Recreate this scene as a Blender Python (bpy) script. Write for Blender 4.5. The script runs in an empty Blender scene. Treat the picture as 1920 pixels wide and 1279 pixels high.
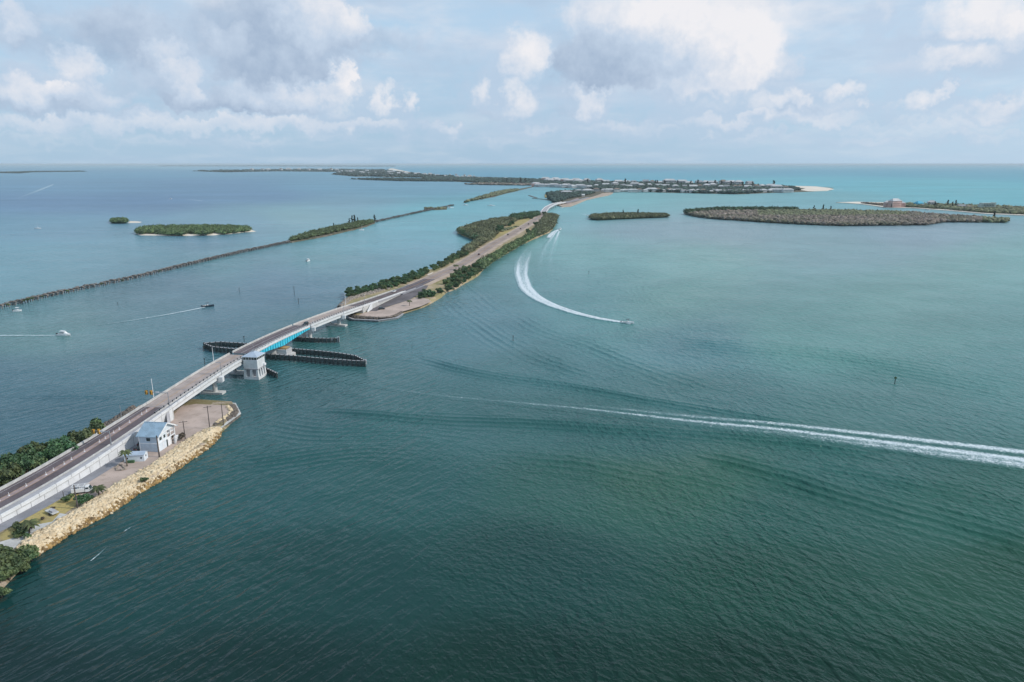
import bpy, bmesh, math, random
import numpy as np
from mathutils import Vector, Matrix
from mathutils.geometry import tessellate_polygon

R = math.radians
scn = bpy.context.scene
COL = scn.collection
rnd = random.Random(7)
nrg = np.random.default_rng(11)

# ------------------------------------------------------------------ camera
FPX = 1280.0; CAMH = 100.0
PITCH = math.atan((639.5 - 307.0) / FPX)
cam = bpy.data.cameras.new('camera'); camo = bpy.data.objects.new('camera', cam); COL.objects.link(camo)
cam.sensor_width = 36; cam.lens = 24; cam.clip_start = 1; cam.clip_end = 500000
camo.location = (0, 0, CAMH); camo.rotation_euler = (R(90) - PITCH, 0, 0)
scn.camera = camo

# ------------------------------------------------------------------ light
SUN_EL, SUN_AZ = 38.0, 98.0          # azimuth clockwise from +Y
SKY_STRENGTH = 0.10
sd = Vector((math.sin(R(SUN_AZ)) * math.cos(R(SUN_EL)), math.cos(R(SUN_AZ)) * math.cos(R(SUN_EL)), math.sin(R(SUN_EL))))
sl = bpy.data.lights.new('sun', 'SUN'); sl.energy = 2.8; sl.angle = R(3.0); sl.color = (1.0, 0.94, 0.86)
so = bpy.data.objects.new('sun', sl); COL.objects.link(so)
so.rotation_euler = (-sd).to_track_quat('-Z', 'Y').to_euler()

scn.view_settings.view_transform = 'Standard'
scn.view_settings.look = 'None'
scn.view_settings.exposure = 0.06
scn.view_settings.gamma = 1.0
scn.view_settings.use_curve_mapping = False
scn.cycles.max_bounces = 6
scn.cycles.volume_bounces = 0
scn.cycles.use_denoising = True

def px_dir(px, py):
    u = (px - 960) / FPX; v = (639.5 - py) / FPX
    d = Vector((u, math.cos(PITCH) + v * math.sin(PITCH), -math.sin(PITCH) + v * math.cos(PITCH)))
    return d
def at(px, py, z=0.0):
    d = px_dir(px, py); t = (z - CAMH) / d.z
    return (d.x * t, d.y * t)
def at3(px, py, z=0.0):
    a = at(px, py, z); return Vector((a[0], a[1], z))

# node helper
class NT:
    def __init__(s, nt): s.nt = nt; s.n = nt.nodes; s.l = nt.links
    def new(s, t, **kw):
        n = s.n.new(t)
        for k, v in kw.items():
            setattr(n, k, v)
        return n
    def link(s, a, b): s.l.new(a, b)
    def put(s, sock, v):
        if isinstance(v, bpy.types.NodeSocket): s.l.new(v, sock)
        else: sock.default_value = v
    def math(s, op, a, b=None, c=None, clamp=False):
        n = s.new('ShaderNodeMath', operation=op); n.use_clamp = clamp
        s.put(n.inputs[0], a)
        if b is not None: s.put(n.inputs[1], b)
        if c is not None: s.put(n.inputs[2], c)
        return n.outputs[0]
    def vmath(s, op, a, b=None, scale=None):
        n = s.new('ShaderNodeVectorMath', operation=op)
        s.put(n.inputs[0], a)
        if b is not None: s.put(n.inputs[1], b)
        if scale is not None: s.put(n.inputs['Scale'], scale)
        return n.outputs['Value'] if op in ('LENGTH', 'DOT_PRODUCT', 'DISTANCE') else n.outputs[0]
    def comb(s, x, y, z=0.0):
        n = s.new('ShaderNodeCombineXYZ'); s.put(n.inputs[0], x); s.put(n.inputs[1], y); s.put(n.inputs[2], z)
        return n.outputs[0]
    def sep(s, v):
        n = s.new('ShaderNodeSeparateXYZ'); s.put(n.inputs[0], v); return n.outputs
    def noise(s, vec, scale, detail=4, rough=0.5, dist=0.0, color=False, lac=2.0):
        n = s.new('ShaderNodeTexNoise'); n.noise_dimensions = '3D'
        s.put(n.inputs['Vector'], vec); s.put(n.inputs['Scale'], scale); s.put(n.inputs['Detail'], detail)
        s.put(n.inputs['Roughness'], rough); s.put(n.inputs['Distortion'], dist); s.put(n.inputs['Lacunarity'], lac)
        return n.outputs['Color'] if color else n.outputs['Fac']
    def smooth(s, v, a, b, lo=0.0, hi=1.0, kind='SMOOTHSTEP'):
        n = s.new('ShaderNodeMapRange', interpolation_type=kind); n.clamp = True
        s.put(n.inputs[0], v); s.put(n.inputs[1], a); s.put(n.inputs[2], b); s.put(n.inputs[3], lo); s.put(n.inputs[4], hi)
        return n.outputs[0]
    def mix(s, f, a, b, blend='MIX'):
        n = s.new('ShaderNodeMix', data_type='RGBA', blend_type=blend)
        s.put(n.inputs[0], f)
        s.put(n.inputs[6], a if isinstance(a, bpy.types.NodeSocket) else (*a[:3], 1))
        s.put(n.inputs[7], b if isinstance(b, bpy.types.NodeSocket) else (*b[:3], 1))
        return n.outputs[2]

# ------------------------------------------------------------------ world: nishita sky + cumulus field
world = bpy.data.worlds.new('World'); scn.world = world; world.use_nodes = True
W = NT(world.node_tree); W.n.clear()
sky = W.new('ShaderNodeTexSky'); sky.sky_type = 'NISHITA'; sky.sun_disc = False
sky.sun_elevation = R(SUN_EL); sky.sun_rotation = R(SUN_AZ)
sky.air_density = 1.0; sky.dust_density = 0.6; sky.ozone_density = 1.5; sky.altitude = 50
tc = W.new('ShaderNodeTexCoord')
dirv = W.vmath('NORMALIZE', tc.outputs['Generated'])
dx, dy, dz = W.sep(dirv)
az = W.math('MULTIPLY', W.math('ARCTAN2', dx, dy), 57.29578)
el = W.math('MULTIPLY', W.math('ARCSINE', dz), 57.29578)
AE = W.comb(az, el, 0.0)
wn = W.noise(dirv, 22.0, 6, 0.62, color=True)
warp = W.vmath('SCALE', W.vmath('SUBTRACT', wn, (0.5, 0.5, 0.5)), scale=5.0)
wn2 = W.noise(dirv, 90.0, 4, 0.6, color=True)
warp2 = W.vmath('SCALE', W.vmath('SUBTRACT', wn2, (0.5, 0.5, 0.5)), scale=1.0)
P = W.vmath('ADD', AE, W.vmath('MULTIPLY', W.vmath('ADD', warp, warp2), (1.0, 0.75, 0.0)))
def ae(px, py):
    d = px_dir(px, py).normalized()
    return math.degrees(math.atan2(d.x, d.y)), math.degrees(math.asin(d.z))
# px, py, half width px, half height px, brightness, strength
CLOUDS = [
 (1330, 55, 150, 105, 1.00, 1.3), (1390, 110, 70, 75, 0.95, 1.0), (1180, 20, 120, 55, 0.95, 1.0), (1165, 108, 115, 52, 0.22, 1.8), (1270, 118, 80, 40, 0.35, 1.1),
 (1270, 165, 110, 22, 0.62, 0.9), (1075, 60, 70, 60, 0.45, .7), (1320, 200, 60, 12, .6, .5),
 (530, 60, 140, 95, 0.22, 1.5), (588, 35, 62, 62, 0.95, 1.2), (655, 45, 28, 38, 0.98, .9), (520, 130, 90, 26, 0.22, 1.1), (720, 72, 90, 30, 0.36, .8), (415, 75, 42, 30, 0.8, .8),
 (985, 105, 42, 50, 1.0, 1.1), (972, 190, 28, 26, .95, .9), (1100, 188, 30, 26, .95, .95), (902, 175, 24, 24, .9, .8), 
 (640, 170, 30, 44, .95, 1.1), (716, 185, 20, 28, .95, 1.0), (762, 192, 14, 20, .95, .9), (640, 145, 20, 16, 1., .9),
 (560, 182, 48, 28, .72, 1.0), (480, 172, 60, 26, .62, 1.0), (430, 195, 110, 15, .18, 1.1), (540, 207, 90, 9, .2, .7),
 (140, 128, 52, 34, .92, 1.0), (60, 175, 70, 26, .9, 1.1), (85, 165, 24, 20, .98, 1.0), (165, 188, 60, 22, .66, .9), (30, 45, 45, 28, .8, .9),
 (305, 108, 34, 30, .9, .9), (335, 140, 36, 26, .86, .9), (360, 175, 30, 24, .8, .9), (150, 60, 170, 55, .22, .8), (270, 60, 100, 70, .30, .8), (400, 150, 160, 60, .35, .6), (180, 175, 200, 50, .35, .6), (860, 110, 150, 70, .45, .5), (1100, 140, 90, 50, .35, .6),
 (110, 235, 150, 14, .68, 1.3), (330, 238, 170, 15, .7, 1.4), (520, 232, 130, 14, .66, 1.3), (60, 200, 110, 14, .3, .8), (1480, 225, 120, 12, .7, .9), (1700, 245, 200, 12, .72, .8), (655, 246, 20, 10, .85, .8), (240, 220, 120, 10, .35, .7), (580, 255, 60, 8, .6, .5),
 (848, 255, 16, 20, .75, .6), (770, 262, 14, 12, .7, .4), (1320, 252, 10, 9, .8, .6), (1225, 245, 40, 8, .65, .6),
 (1790, 114, 80, 26, .92, 1.0), (1835, 28, 110, 42, .97, 1.2), (1900, 60, 50, 34, .9, .9), (1760, 70, 80, 16, .55, .7), (1650, 20, 20, 28, .8, .5),
 (1440, 200, 30, 28, .9, .8), (1488, 188, 22, 20, .92, .9), (1400, 120, 20, 40, .8, .5), (1485, 130, 22, 26, .8, .6), (1570, 172, 48, 16, .9, .9), (1500, 210, 40, 10, .25, .7),
 (1730, 190, 44, 18, .92, .95), (1780, 175, 12, 16, .9, .7), (1625, 196, 10, 14, .85, .7), (1850, 200, 40, 22, .85, .8), (1910, 188, 30, 16, .88, .8), (1560, 205, 60, 14, .7, .6),
 (1800, 225, 150, 14, .7, .6), (1600, 232, 120, 12, .6, .5), (930, 215, 60, 12, .35, .5), (700, 232, 60, 12, .75, .9), (820, 240, 40, 10, .7, .7), (1000, 246, 50, 9, .72, .7), (1150, 232, 70, 11, .68, .8), (1330, 228, 80, 12, .72, .8), (60, 262, 90, 9, .6, .7), (250, 268, 110, 8, .6, .7), (460, 266, 80, 8, .62, .7), (900, 266, 60, 7, .62, .6), (1400, 256, 90, 8, .66, .7), (1620, 262, 90, 8, .66, .7), (1830, 258, 100, 9, .68, .8), (1090, 205, 60, 10, .35, .6),
]
wsum = None; bsum = None; halo = None
for (cx, cy, hw, hh, br, st) in CLOUDS:
    a0, e0 = ae(cx, cy); a1, e1 = ae(cx + hw, cy); a2, e2 = ae(cx, cy - hh)
    iw, ih = 1 / max(0.3, a1 - a0), 1 / max(0.25, e2 - e0)
    q = W.vmath('MULTIPLY', W.vmath('SUBTRACT', P, (a0, e0, 0)), (iw * .82, ih * .82, 0))
    d2 = W.vmath('DOT_PRODUCT', q, q)
    m = W.math('MULTIPLY', W.math('MAXIMUM', W.math('SUBTRACT', 1.15, d2), 0.0), st)
    # lit from the upper right: local lobe shading
    sh = W.math('ADD', W.vmath('DOT_PRODUCT', q, (0.17, 0.24, 0)), br)
    wsum = m if wsum is None else W.math('ADD', wsum, m)
    b = W.math('MULTIPLY', m, sh)
    bsum = b if bsum is None else W.math('ADD', bsum, b)
    if br > 0.6 and hw < 120:
        q2 = W.vmath('ADD', W.vmath('SCALE', q, scale=0.52), (0.22, 0.16, 0))
        m2 = W.math('MAXIMUM', W.math('SUBTRACT', 1.0, W.vmath('DOT_PRODUCT', q2, q2)), 0.0)
        halo = m2 if halo is None else W.math('ADD', halo, m2)
bri = W.math('DIVIDE', bsum, W.math('ADD', wsum, 0.02))
edge = W.noise(dirv, 60.0, 5, 0.6)
dens = W.math('ADD', wsum, W.math('MULTIPLY', W.math('SUBTRACT', edge, 0.5), 0.5))
alpha = W.smooth(dens, 0.0, 1.55)
hal = W.math('MULTIPLY', W.smooth(W.math('ADD', halo, W.math('MULTIPLY', W.math('SUBTRACT', edge, 0.5), 1.2)), 0.1, 1.3), 0.55)
# general broken cloud everywhere (also behind the camera)
flat = W.vmath('DIVIDE', dirv, W.comb(W.math('ADD', W.math('ABSOLUTE', dz), 0.16), W.math('ADD', W.math('ABSOLUTE', dz), 0.16), 1.0))
g1 = W.noise(W.vmath('MULTIPLY', flat, (1, 1, 0.2)), 1.5, 7, 0.58)
ga = W.math('MULTIPLY', W.smooth(g1, 0.38, 0.64), W.smooth(dz, 0.03, 0.2, 0.22, 0.85))
gb = W.smooth(W.noise(W.vmath('ADD', flat, (0.06, -0.05, 0.3)), 2.2, 5, 0.55), 0.3, 0.7, 0.30, 0.85)
def cloudcol(b):
    n = W.new('ShaderNodeValToRGB'); r = n.color_ramp
    W.put(n.inputs[0], b)
    r.elements[0].position = 0.0; r.elements[0].color = (0.33, 0.43, 0.58, 1)
    r.elements[1].position = 1.0; r.elements[1].color = (0.85, 0.84, 0.865, 1)
    e = r.elements.new(0.5); e.color = (0.53, 0.63, 0.765, 1)
    return n.outputs[0]
det = W.math('MULTIPLY', W.math('SUBTRACT', W.noise(dirv, 45.0, 5, 0.6), 0.5), 0.55)
skyc = W.vmath('SCALE', sky.outputs[0], scale=SKY_STRENGTH)
# thin milky veil near the horizon and over the blue
veil = W.smooth(el, 0.0, 30.0, 0.9, 0.55)
skyc = W.mix(veil, skyc, W.mix(W.smooth(el, 0.0, 13.0), (0.375, 0.545, 0.72), (0.50, 0.69, 0.88)))
rightness = W.smooth(az, 0.0, 38.0)
skyc = W.mix(W.math('MULTIPLY', rightness, 0.35), skyc, (0.60, 0.75, 0.89))
c1 = W.mix(W.math('MULTIPLY', hal, W.smooth(el, 0.3, 4.0, 0.3, 1.0)), W.mix(ga, skyc, cloudcol(gb)), (0.50, 0.60, 0.745))
c2 = W.mix(W.math('MULTIPLY', alpha, W.smooth(el, 0.3, 5.0, 0.35, 0.95)), c1, cloudcol(W.math('ADD', bri, det)))
bg = W.new('ShaderNodeBackground'); W.put(bg.inputs[0], W.vmath('SCALE', c2, scale=1 / SKY_STRENGTH)); bg.inputs[1].default_value = SKY_STRENGTH
wo = W.new('ShaderNodeOutputWorld'); W.link(bg.outputs[0], wo.inputs[0])

# ------------------------------------------------------------------ materials
MATS = {}
def mat(name, color, rough=0.8, var=0.15, scale=0.6, color2=None, metal=0.0, bump=0.0, bscale=3.0, rand=0.0, spec=0.4, hue=0.0, fine=None):
    if name in MATS: return MATS[name]
    m = bpy.data.materials.new(name); m.use_nodes = True
    t = NT(m.node_tree); b = t.n['Principled BSDF']
    tcn = t.new('ShaderNodeNewGeometry')
    v = tcn.outputs['Position']
    n = t.noise(v, scale, 5, 0.6)
    c2 = color2 or tuple(max(0, c * (1 - var * 1.6)) for c in color)
    c1 = color if color2 else tuple(min(1, c * (1 + var)) for c in color)
    col = t.mix(t.smooth(n, 0.35, 0.65), c1, c2)
    if fine:
        n2 = t.noise(v, fine[0], 3, 0.6)
        col = t.mix(t.smooth(n2, fine[1], fine[2]), col, fine[3])
    if rand:
        oi = t.new('ShaderNodeObjectInfo')
        hsv = t.new('ShaderNodeHueSaturation')
        t.put(hsv.inputs['Value'], t.smooth(oi.outputs['Random'], 0, 1, 1 - rand, 1 + rand, 'LINEAR'))
        t.put(hsv.inputs['Hue'], t.smooth(oi.outputs['Random'], 0, 1, 0.5 - hue, 0.5 + hue, 'LINEAR'))
        t.put(hsv.inputs['Color'], col); col = hsv.outputs[0]
    t.put(b.inputs['Base Color'], col)
    b.inputs['Roughness'].default_value = rough; b.inputs['Metallic'].default_value = metal
    b.inputs['Specular IOR Level'].default_value = spec
    if bump:
        bn = t.new('ShaderNodeBump'); bn.inputs['Strength'].default_value = 0.6; bn.inputs['Distance'].default_value = bump
        t.put(bn.inputs['Height'], t.noise(v, bscale, 4, 0.6)); t.link(bn.outputs[0], b.inputs['Normal'])
    MATS[name] = m
    return m

M_conc = mat('pale_concrete', (0.50, 0.50, 0.49), 0.85, 0.10, 0.4, bump=0.02, fine=(2.2, .55, .75, (0.36, 0.35, 0.33)))
M_croad = mat('tan_worn_asphalt', (0.29, 0.23, 0.205), 0.9, 0.12, 0.06, fine=(0.5, .5, .8, (0.35, 0.28, 0.24)))
M_cshl = mat('tan_sandy_shoulder', (0.42, 0.335, 0.27), 0.95, 0.14, 0.05, fine=(0.4, .5, .8, (0.34, 0.27, 0.20)))
M_wall = mat('white_wall_concrete', (0.66, 0.67, 0.68), 0.8, 0.06, 0.25, fine=(0.9, .58, .8, (0.52, 0.52, 0.52)))
M_deckc = mat('pinkish_deck_concrete', (0.37, 0.31, 0.285), 0.9, 0.10, 0.25, fine=(1.2, .5, .8, (0.30, 0.27, 0.26)))
M_median = mat('pink_median_surface', (0.33, 0.255, 0.25), 0.9, 0.12, 0.5)
M_asph = mat('asphalt', (0.115, 0.095, 0.105), 0.9, 0.14, 0.12, fine=(1.5, .5, .8, (0.15, 0.125, 0.13)))
M_asph2 = mat('old_grey_asphalt', (0.235, 0.24, 0.265), 0.9, 0.10, 0.2, fine=(1.0, .5, .8, (0.19, 0.19, 0.21)))
M_asphd = mat('dark_lot_asphalt', (0.12, 0.108, 0.115), 0.9, 0.2, 0.08, fine=(0.7, .5, .8, (0.17, 0.15, 0.15)))
M_shoulder = mat('grey_shoulder_concrete', (0.36, 0.36, 0.38), 0.9, 0.08, 0.3)
M_white = mat('white_paint', (0.72, 0.73, 0.75), 0.5, 0.05, 1.0)
M_marking = mat('road_marking_white', (0.45, 0.45, 0.46), 0.7, 0.15, 1.5)
M_ymark = mat('road_marking_yellow', (0.42, 0.25, 0.10), 0.7, 0.15, 1.5)
M_trim = mat('white_trim', (0.78, 0.79, 0.81), 0.5, 0.04, 1.0)
M_siding = mat('shaded_white_siding', (0.50, 0.58, 0.66), 0.6, 0.05, 1.0)  # shade of the walls turned from the sun, put into the siding colour
M_gable = mat('pale_white_siding', (0.66, 0.72, 0.78), 0.6, 0.05, 1.0)
M_metalroof = mat('blue_grey_metal_roof', (0.30, 0.42, 0.52), 0.4, 0.08, 0.5, metal=0.2)
M_towerroof = mat('tower_metal_roof', (0.42, 0.50, 0.60), 0.4, 0.06, 0.5, metal=0.2)
M_tower = mat('tower_stucco', (0.60, 0.63, 0.64), 0.85, 0.06, 0.5)
M_glass = mat('dark_window_glass', (0.03, 0.05, 0.055), 0.1, 0.2, 1.0, spec=0.6)
M_turq = mat('turquoise_steel', (0.06, 0.53, 0.70), 0.45, 0.10, 0.6)
M_turq2 = mat('turquoise_stiffener', (0.02, 0.30, 0.42), 0.5, 0.10, 0.6)
M_steel = mat('dark_steel', (0.06, 0.07, 0.08), 0.5, 0.15, 1.0, metal=0.5)
M_gsteel = mat('galvanized_steel', (0.42, 0.44, 0.47), 0.4, 0.1, 1.0, metal=0.6)
M_wood = mat('creosoted_timber', (0.055, 0.068, 0.07), 0.85, 0.25, 0.8)
M_fboard = mat('grey_green_fender_board', (0.1275, 0.1800, 0.1800), 0.85, 0.2, 0.8)
M_wale = mat('weathered_grey_wale', (0.20, 0.23, 0.235), 0.8, 0.2, 0.6)
M_pole = mat('brown_pole_wood', (0.10, 0.085, 0.08), 0.85, 0.2, 1.0)
M_rust = mat('old_pile_concrete', (0.1755, 0.1553, 0.1418), 0.95, 0.3, 0.5, fine=(2.0, .5, .7, (0.2970, 0.2700, 0.2430)))
M_sand = mat('pinkish_sand', (0.43, 0.345, 0.30), 0.95, 0.10, 0.10, fine=(0.35, .52, .75, (0.34, 0.27, 0.225)))
M_rock = mat('tan_riprap', (0.70, 0.59, 0.42), 0.95, 0.18, 0.5, color2=(0.55, 0.44, 0.29), bump=0.05, bscale=2.0)
M_rockwet = mat('orange_stained_riprap', (0.40, 0.26, 0.10), 0.8, 0.2, 0.6, color2=(0.15, 0.10, 0.05))
M_rockd = mat('dark_shore_rock', (0.10, 0.09, 0.085), 0.9, 0.3, 0.8, color2=(0.20, 0.17, 0.14))
M_rockg = mat('grey_shore_rock', (0.25, 0.22, 0.19), 0.9, 0.2, 0.8, color2=(0.36, 0.31, 0.26))
M_leaf = mat('mangrove_leaves', (0.1250, 0.1688, 0.0650), 0.6, 0.4, 0.35, color2=(0.0525, 0.0938, 0.0425), rand=0.3, hue=0.02, fine=(2.5, .55, .75, (0.1313, 0.1750, 0.0625)))
M_leafd = mat('dark_green_leaves', (0.0650, 0.1365, 0.0546), 0.6, 0.4, 0.4, color2=(0.0364, 0.0806, 0.0390), rand=0.25, hue=0.02, fine=(2.5, .55, .75, (0.0520, 0.1300, 0.0455)))
M_thick = mat('olive_mangrove_canopy', (0.1495, 0.1633, 0.0862), 0.8, 0.4, 0.06, color2=(0.0862, 0.1058, 0.0575), fine=(0.25, .5, .7, (0.2012, 0.1898, 0.1207)))
M_thickb = mat('brown_grey_mangrove_canopy', (0.185, 0.150, 0.130), 0.9, 0.4, 0.012, color2=(0.115, 0.115, 0.075), fine=(0.15, .5, .7, (0.25, 0.215, 0.195)))
M_town = mat('far_tree_canopy', (0.045, 0.080, 0.060), 0.9, 0.4, 0.02, color2=(0.026, 0.048, 0.044))
M_pine = mat('pine_needles', (0.030, 0.050, 0.032), 0.8, 0.3, 0.5, rand=0.2)
M_palm = mat('palm_fronds', (0.075, 0.095, 0.035), 0.7, 0.3, 1.0, rand=0.2)
M_dry = mat('dry_brown_twigs', (0.13, 0.105, 0.08), 0.9, 0.3, 1.0)
M_trunk = mat('grey_brown_trunk', (0.16, 0.13, 0.10), 0.9, 0.2, 1.0)
M_black = mat('black_rubber', (0.02, 0.02, 0.022), 0.7, 0.2, 1.0)
M_yel = mat('signal_yellow', (0.60, 0.33, 0.05), 0.5, 0.1, 1.0)
M_red = mat('red_paint', (0.45, 0.03, 0.03), 0.5, 0.1, 1.0)
M_darkcar = mat('dark_car_paint', (0.02, 0.025, 0.03), 0.25, 0.1, 1.0, spec=0.6)
M_redcar = mat('maroon_car_paint', (0.12, 0.03, 0.03), 0.25, 0.1, 1.0, spec=0.6)
M_gel = mat('white_gelcoat', (0.78, 0.79, 0.80), 0.3, 0.03, 1.0, spec=0.6)
M_navy = mat('navy_hull_paint', (0.015, 0.03, 0.05), 0.3, 0.1, 1.0, spec=0.6)
M_canvas = mat('grey_canvas', (0.20, 0.22, 0.24), 0.8, 0.1, 1.0)
M_stern = mat('tan_cockpit_sole', (0.45, 0.40, 0.33), 0.7, 0.1, 1.0)
M_beach = mat('white_beach_sand', (0.70, 0.63, 0.54), 0.95, 0.06, 0.02)
M_pinkroof = mat('salmon_wall', (0.55, 0.36, 0.32), 0.8, 0.1, 0.1)

def ground_mat(name, a, b, c, s1=0.02, s2=0.15):
    m = bpy.data.materials.new(name); m.use_nodes = True; t = NT(m.node_tree); p = t.n['Principled BSDF']
    g = t.new('ShaderNodeNewGeometry'); v = g.outputs['Position']
    col = t.mix(t.smooth(t.noise(v, s1, 5, 0.65), 0.42, 0.58), a, b)
    col = t.mix(t.smooth(t.noise(v, s2, 4, 0.6), 0.5, 0.62), col, c)
    col = t.mix(t.smooth(t.noise(v, 1.1, 3, 0.6), 0.45, 0.7, 0, 0.5), col, tuple(x * 0.6 for x in b))
    t.put(p.inputs['Base Color'], col); p.inputs['Roughness'].default_value = 0.95; p.inputs['Specular IOR Level'].default_value = 0.2
    MATS[name] = m; return m
M_caus = ground_mat('verge_grass_and_sand', (0.36, 0.295, 0.18), (0.25, 0.225, 0.11), (0.46, 0.36, 0.26), 0.03, 0.12)
M_grassy = ground_mat('yellow_dry_grass', (0.42, 0.34, 0.14), (0.31, 0.26, 0.11), (0.36, 0.29, 0.15), 0.03, 0.1)
M_near = ground_mat('dry_shore_ground', (0.30, 0.24, 0.17), (0.20, 0.17, 0.085), (0.40, 0.33, 0.27), 0.06, 0.25)
M_isl = ground_mat('marsh_ground', (0.09, 0.09, 0.055), (0.13, 0.115, 0.08), (0.17, 0.15, 0.12), 0.02, 0.1)

# ------------------------------------------------------------------ mesh building
class MB:
    def __init__(s): s.v = []; s.f = []; s.m = []; s.cur = 0
    def add(s, vs, fs):
        o = len(s.v); s.v += [tuple(x) for x in vs]
        for f in fs: s.f.append(tuple(i + o for i in f)); s.m.append(s.cur)
        return s
    def use(s, i): s.cur = i; return s
    def box(s, c, d, rz=0.0, mtx=None):
        x, y, z = d[0] / 2, d[1] / 2, d[2] / 2
        vs = [(-x, -y, -z), (x, -y, -z), (x, y, -z), (-x, y, -z), (-x, -y, z), (x, -y, z), (x, y, z), (-x, y, z)]
        if mtx is None:
            cs, sn = math.cos(rz), math.sin(rz)
            vs = [(c[0] + a * cs - b * sn, c[1] + a * sn + b * cs, c[2] + e) for a, b, e in vs]
        else: vs = [tuple(mtx @ Vector((a + c[0], b + c[1], e + c[2]))) for a, b, e in vs]
        return s.add(vs, [(0, 3, 2, 1), (4, 5, 6, 7), (0, 1, 5, 4), (1, 2, 6, 5), (2, 3, 7, 6), (3, 0, 4, 7)])
    def bar(s, p, q, w, h=None):
        p, q = Vector(p), Vector(q); h = h or w; d = (q - p)
        if d.length < 1e-6: return s
        d.normalize(); up = Vector((0, 0, 1)) if abs(d.z) < 0.95 else Vector((1, 0, 0))
        a = d.cross(up).normalized(); b = a.cross(d)
        a *= w / 2; b *= h / 2
        vs = [p - a - b, p + a - b, p + a + b, p - a + b, q - a - b, q + a - b, q + a + b, q - a + b]
        return s.add(vs, [(0, 3, 2, 1), (4, 5, 6, 7), (0, 1, 5, 4), (1, 2, 6, 5), (2, 3, 7, 6), (3, 0, 4, 7)])
    def tube(s, p, q, r0, r1=None, n=8):
        r1 = r0 if r1 is None else r1
        p, q = Vector(p), Vector(q); d = (q - p).normalized(); up = Vector((0, 0, 1)) if abs(d.z) < 0.95 else Vector((1, 0, 0))
        a = d.cross(up).normalized(); b = a.cross(d)
        vs = []
        for c, r in ((p, r0), (q, r1)):
            for i in range(n):
                t = 2 * math.pi * i / n; vs.append(c + a * math.cos(t) * r + b * math.sin(t) * r)
        fs = [(i, (i + 1) % n, n + (i + 1) % n, n + i) for i in range(n)] + [tuple(range(n - 1, -1, -1)), tuple(range(n, 2 * n))]
        return s.add(vs, fs)
    def prism(s, poly, z0, z1):
        n = len(poly)
        vs = [(x, y, z0) for x, y in poly] + [(x, y, z1) for x, y in poly]
        tris = tessellate_polygon([[Vector((x, y, 0)) for x, y in poly]])
        fs = [tuple(t) for t in tris]
        fs2 = []
        for t in fs:
            a, b, c = [Vector((*poly[i], 0)) for i in t]
            up = (b - a).cross(c - a).z > 0
            t2 = t if up else t[::-1]
            fs2.append(tuple(i + n for i in t2)); fs2.append(tuple(t2[::-1]))
        fs2 += [(i, (i + 1) % n, n + (i + 1) % n, n + i) for i in range(n)]
        return s.add(vs, fs2)
    def mesh(s, name, mats):
        me = bpy.data.meshes.new(name); me.from_pydata(s.v, [], s.f)
        for m in (mats if isinstance(mats, (list, tuple)) else [mats]): me.materials.append(m)
        if any(s.m): me.polygons.foreach_set('material_index', s.m)
        me.update(); return me
    def build(s, name, mats, parent=None, loc=None):
        o = bpy.data.objects.new(name, s.mesh(name, mats)); COL.objects.link(o)
        if parent is not None: o.parent = parent
        if loc is not None: o.location = loc
        return o
def tag(o, label=None, cat=None, group=None, kind=None):
    if label: o['label'] = label
    if cat: o['category'] = cat
    if group: o['group'] = group
    if kind: o['kind'] = kind
    return o
def empty(name, loc, rz=0.0, label=None, cat=None, group=None):
    o = bpy.data.objects.new(name, None); COL.objects.link(o); o.location = loc; o.rotation_euler.z = rz
    return tag(o, label, cat, group)
def copy_tree(o, parent=None):
    c = o.copy(); COL.objects.link(c); c.parent = parent
    if parent is not None: c.matrix_parent_inverse = o.matrix_parent_inverse
    for ch in list(o.children): copy_tree(ch, c)
    return c
def smooth(o):
    o.data.polygons.foreach_set('use_smooth', [True] * len(o.data.polygons)); return o
def np_mesh(name, V, F, mats, smooth_=False):
    me = bpy.data.meshes.new(name)
    V = np.asarray(V, dtype=np.float32); F = np.asarray(F, dtype=np.int32); k = F.shape[1]
    me.vertices.add(len(V)); me.vertices.foreach_set('co', V.ravel())
    me.loops.add(F.size); me.loops.foreach_set('vertex_index', F.ravel())
    me.polygons.add(len(F)); me.polygons.foreach_set('loop_start', np.arange(0, F.size, k, dtype=np.int32))
    me.polygons.foreach_set('loop_total', np.full(len(F), k, dtype=np.int32))
    if smooth_: me.polygons.foreach_set('use_smooth', np.ones(len(F), dtype=bool))
    for m in (mats if isinstance(mats, (list, tuple)) else [mats]): me.materials.append(m)
    me.update(calc_edges=True)
    return me
def lerp_path(pts, n):
    P = np.array(pts, float); seg = np.r_[0, np.cumsum(np.linalg.norm(np.diff(P, axis=0), axis=1))]
    # chord-length catmull-rom via numpy: interpolate then soften
    t = np.linspace(0, seg[-1], n)
    out = np.stack([np.interp(t, seg, P[:, k]) for k in range(P.shape[1])], 1)
    w = max(1, int(n / len(pts) * 0.6))
    ker = np.hanning(2 * w + 3)[1:-1]; ker /= ker.sum()
    pad = len(ker) // 2
    for k in range(out.shape[1]):
        a = out[:, k]; ap = np.r_[2 * a[0] - a[pad:0:-1], a, 2 * a[-1] - a[-2:-pad - 2:-1]]
        out[:, k] = np.convolve(ap, ker, 'valid')
    return out

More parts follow.
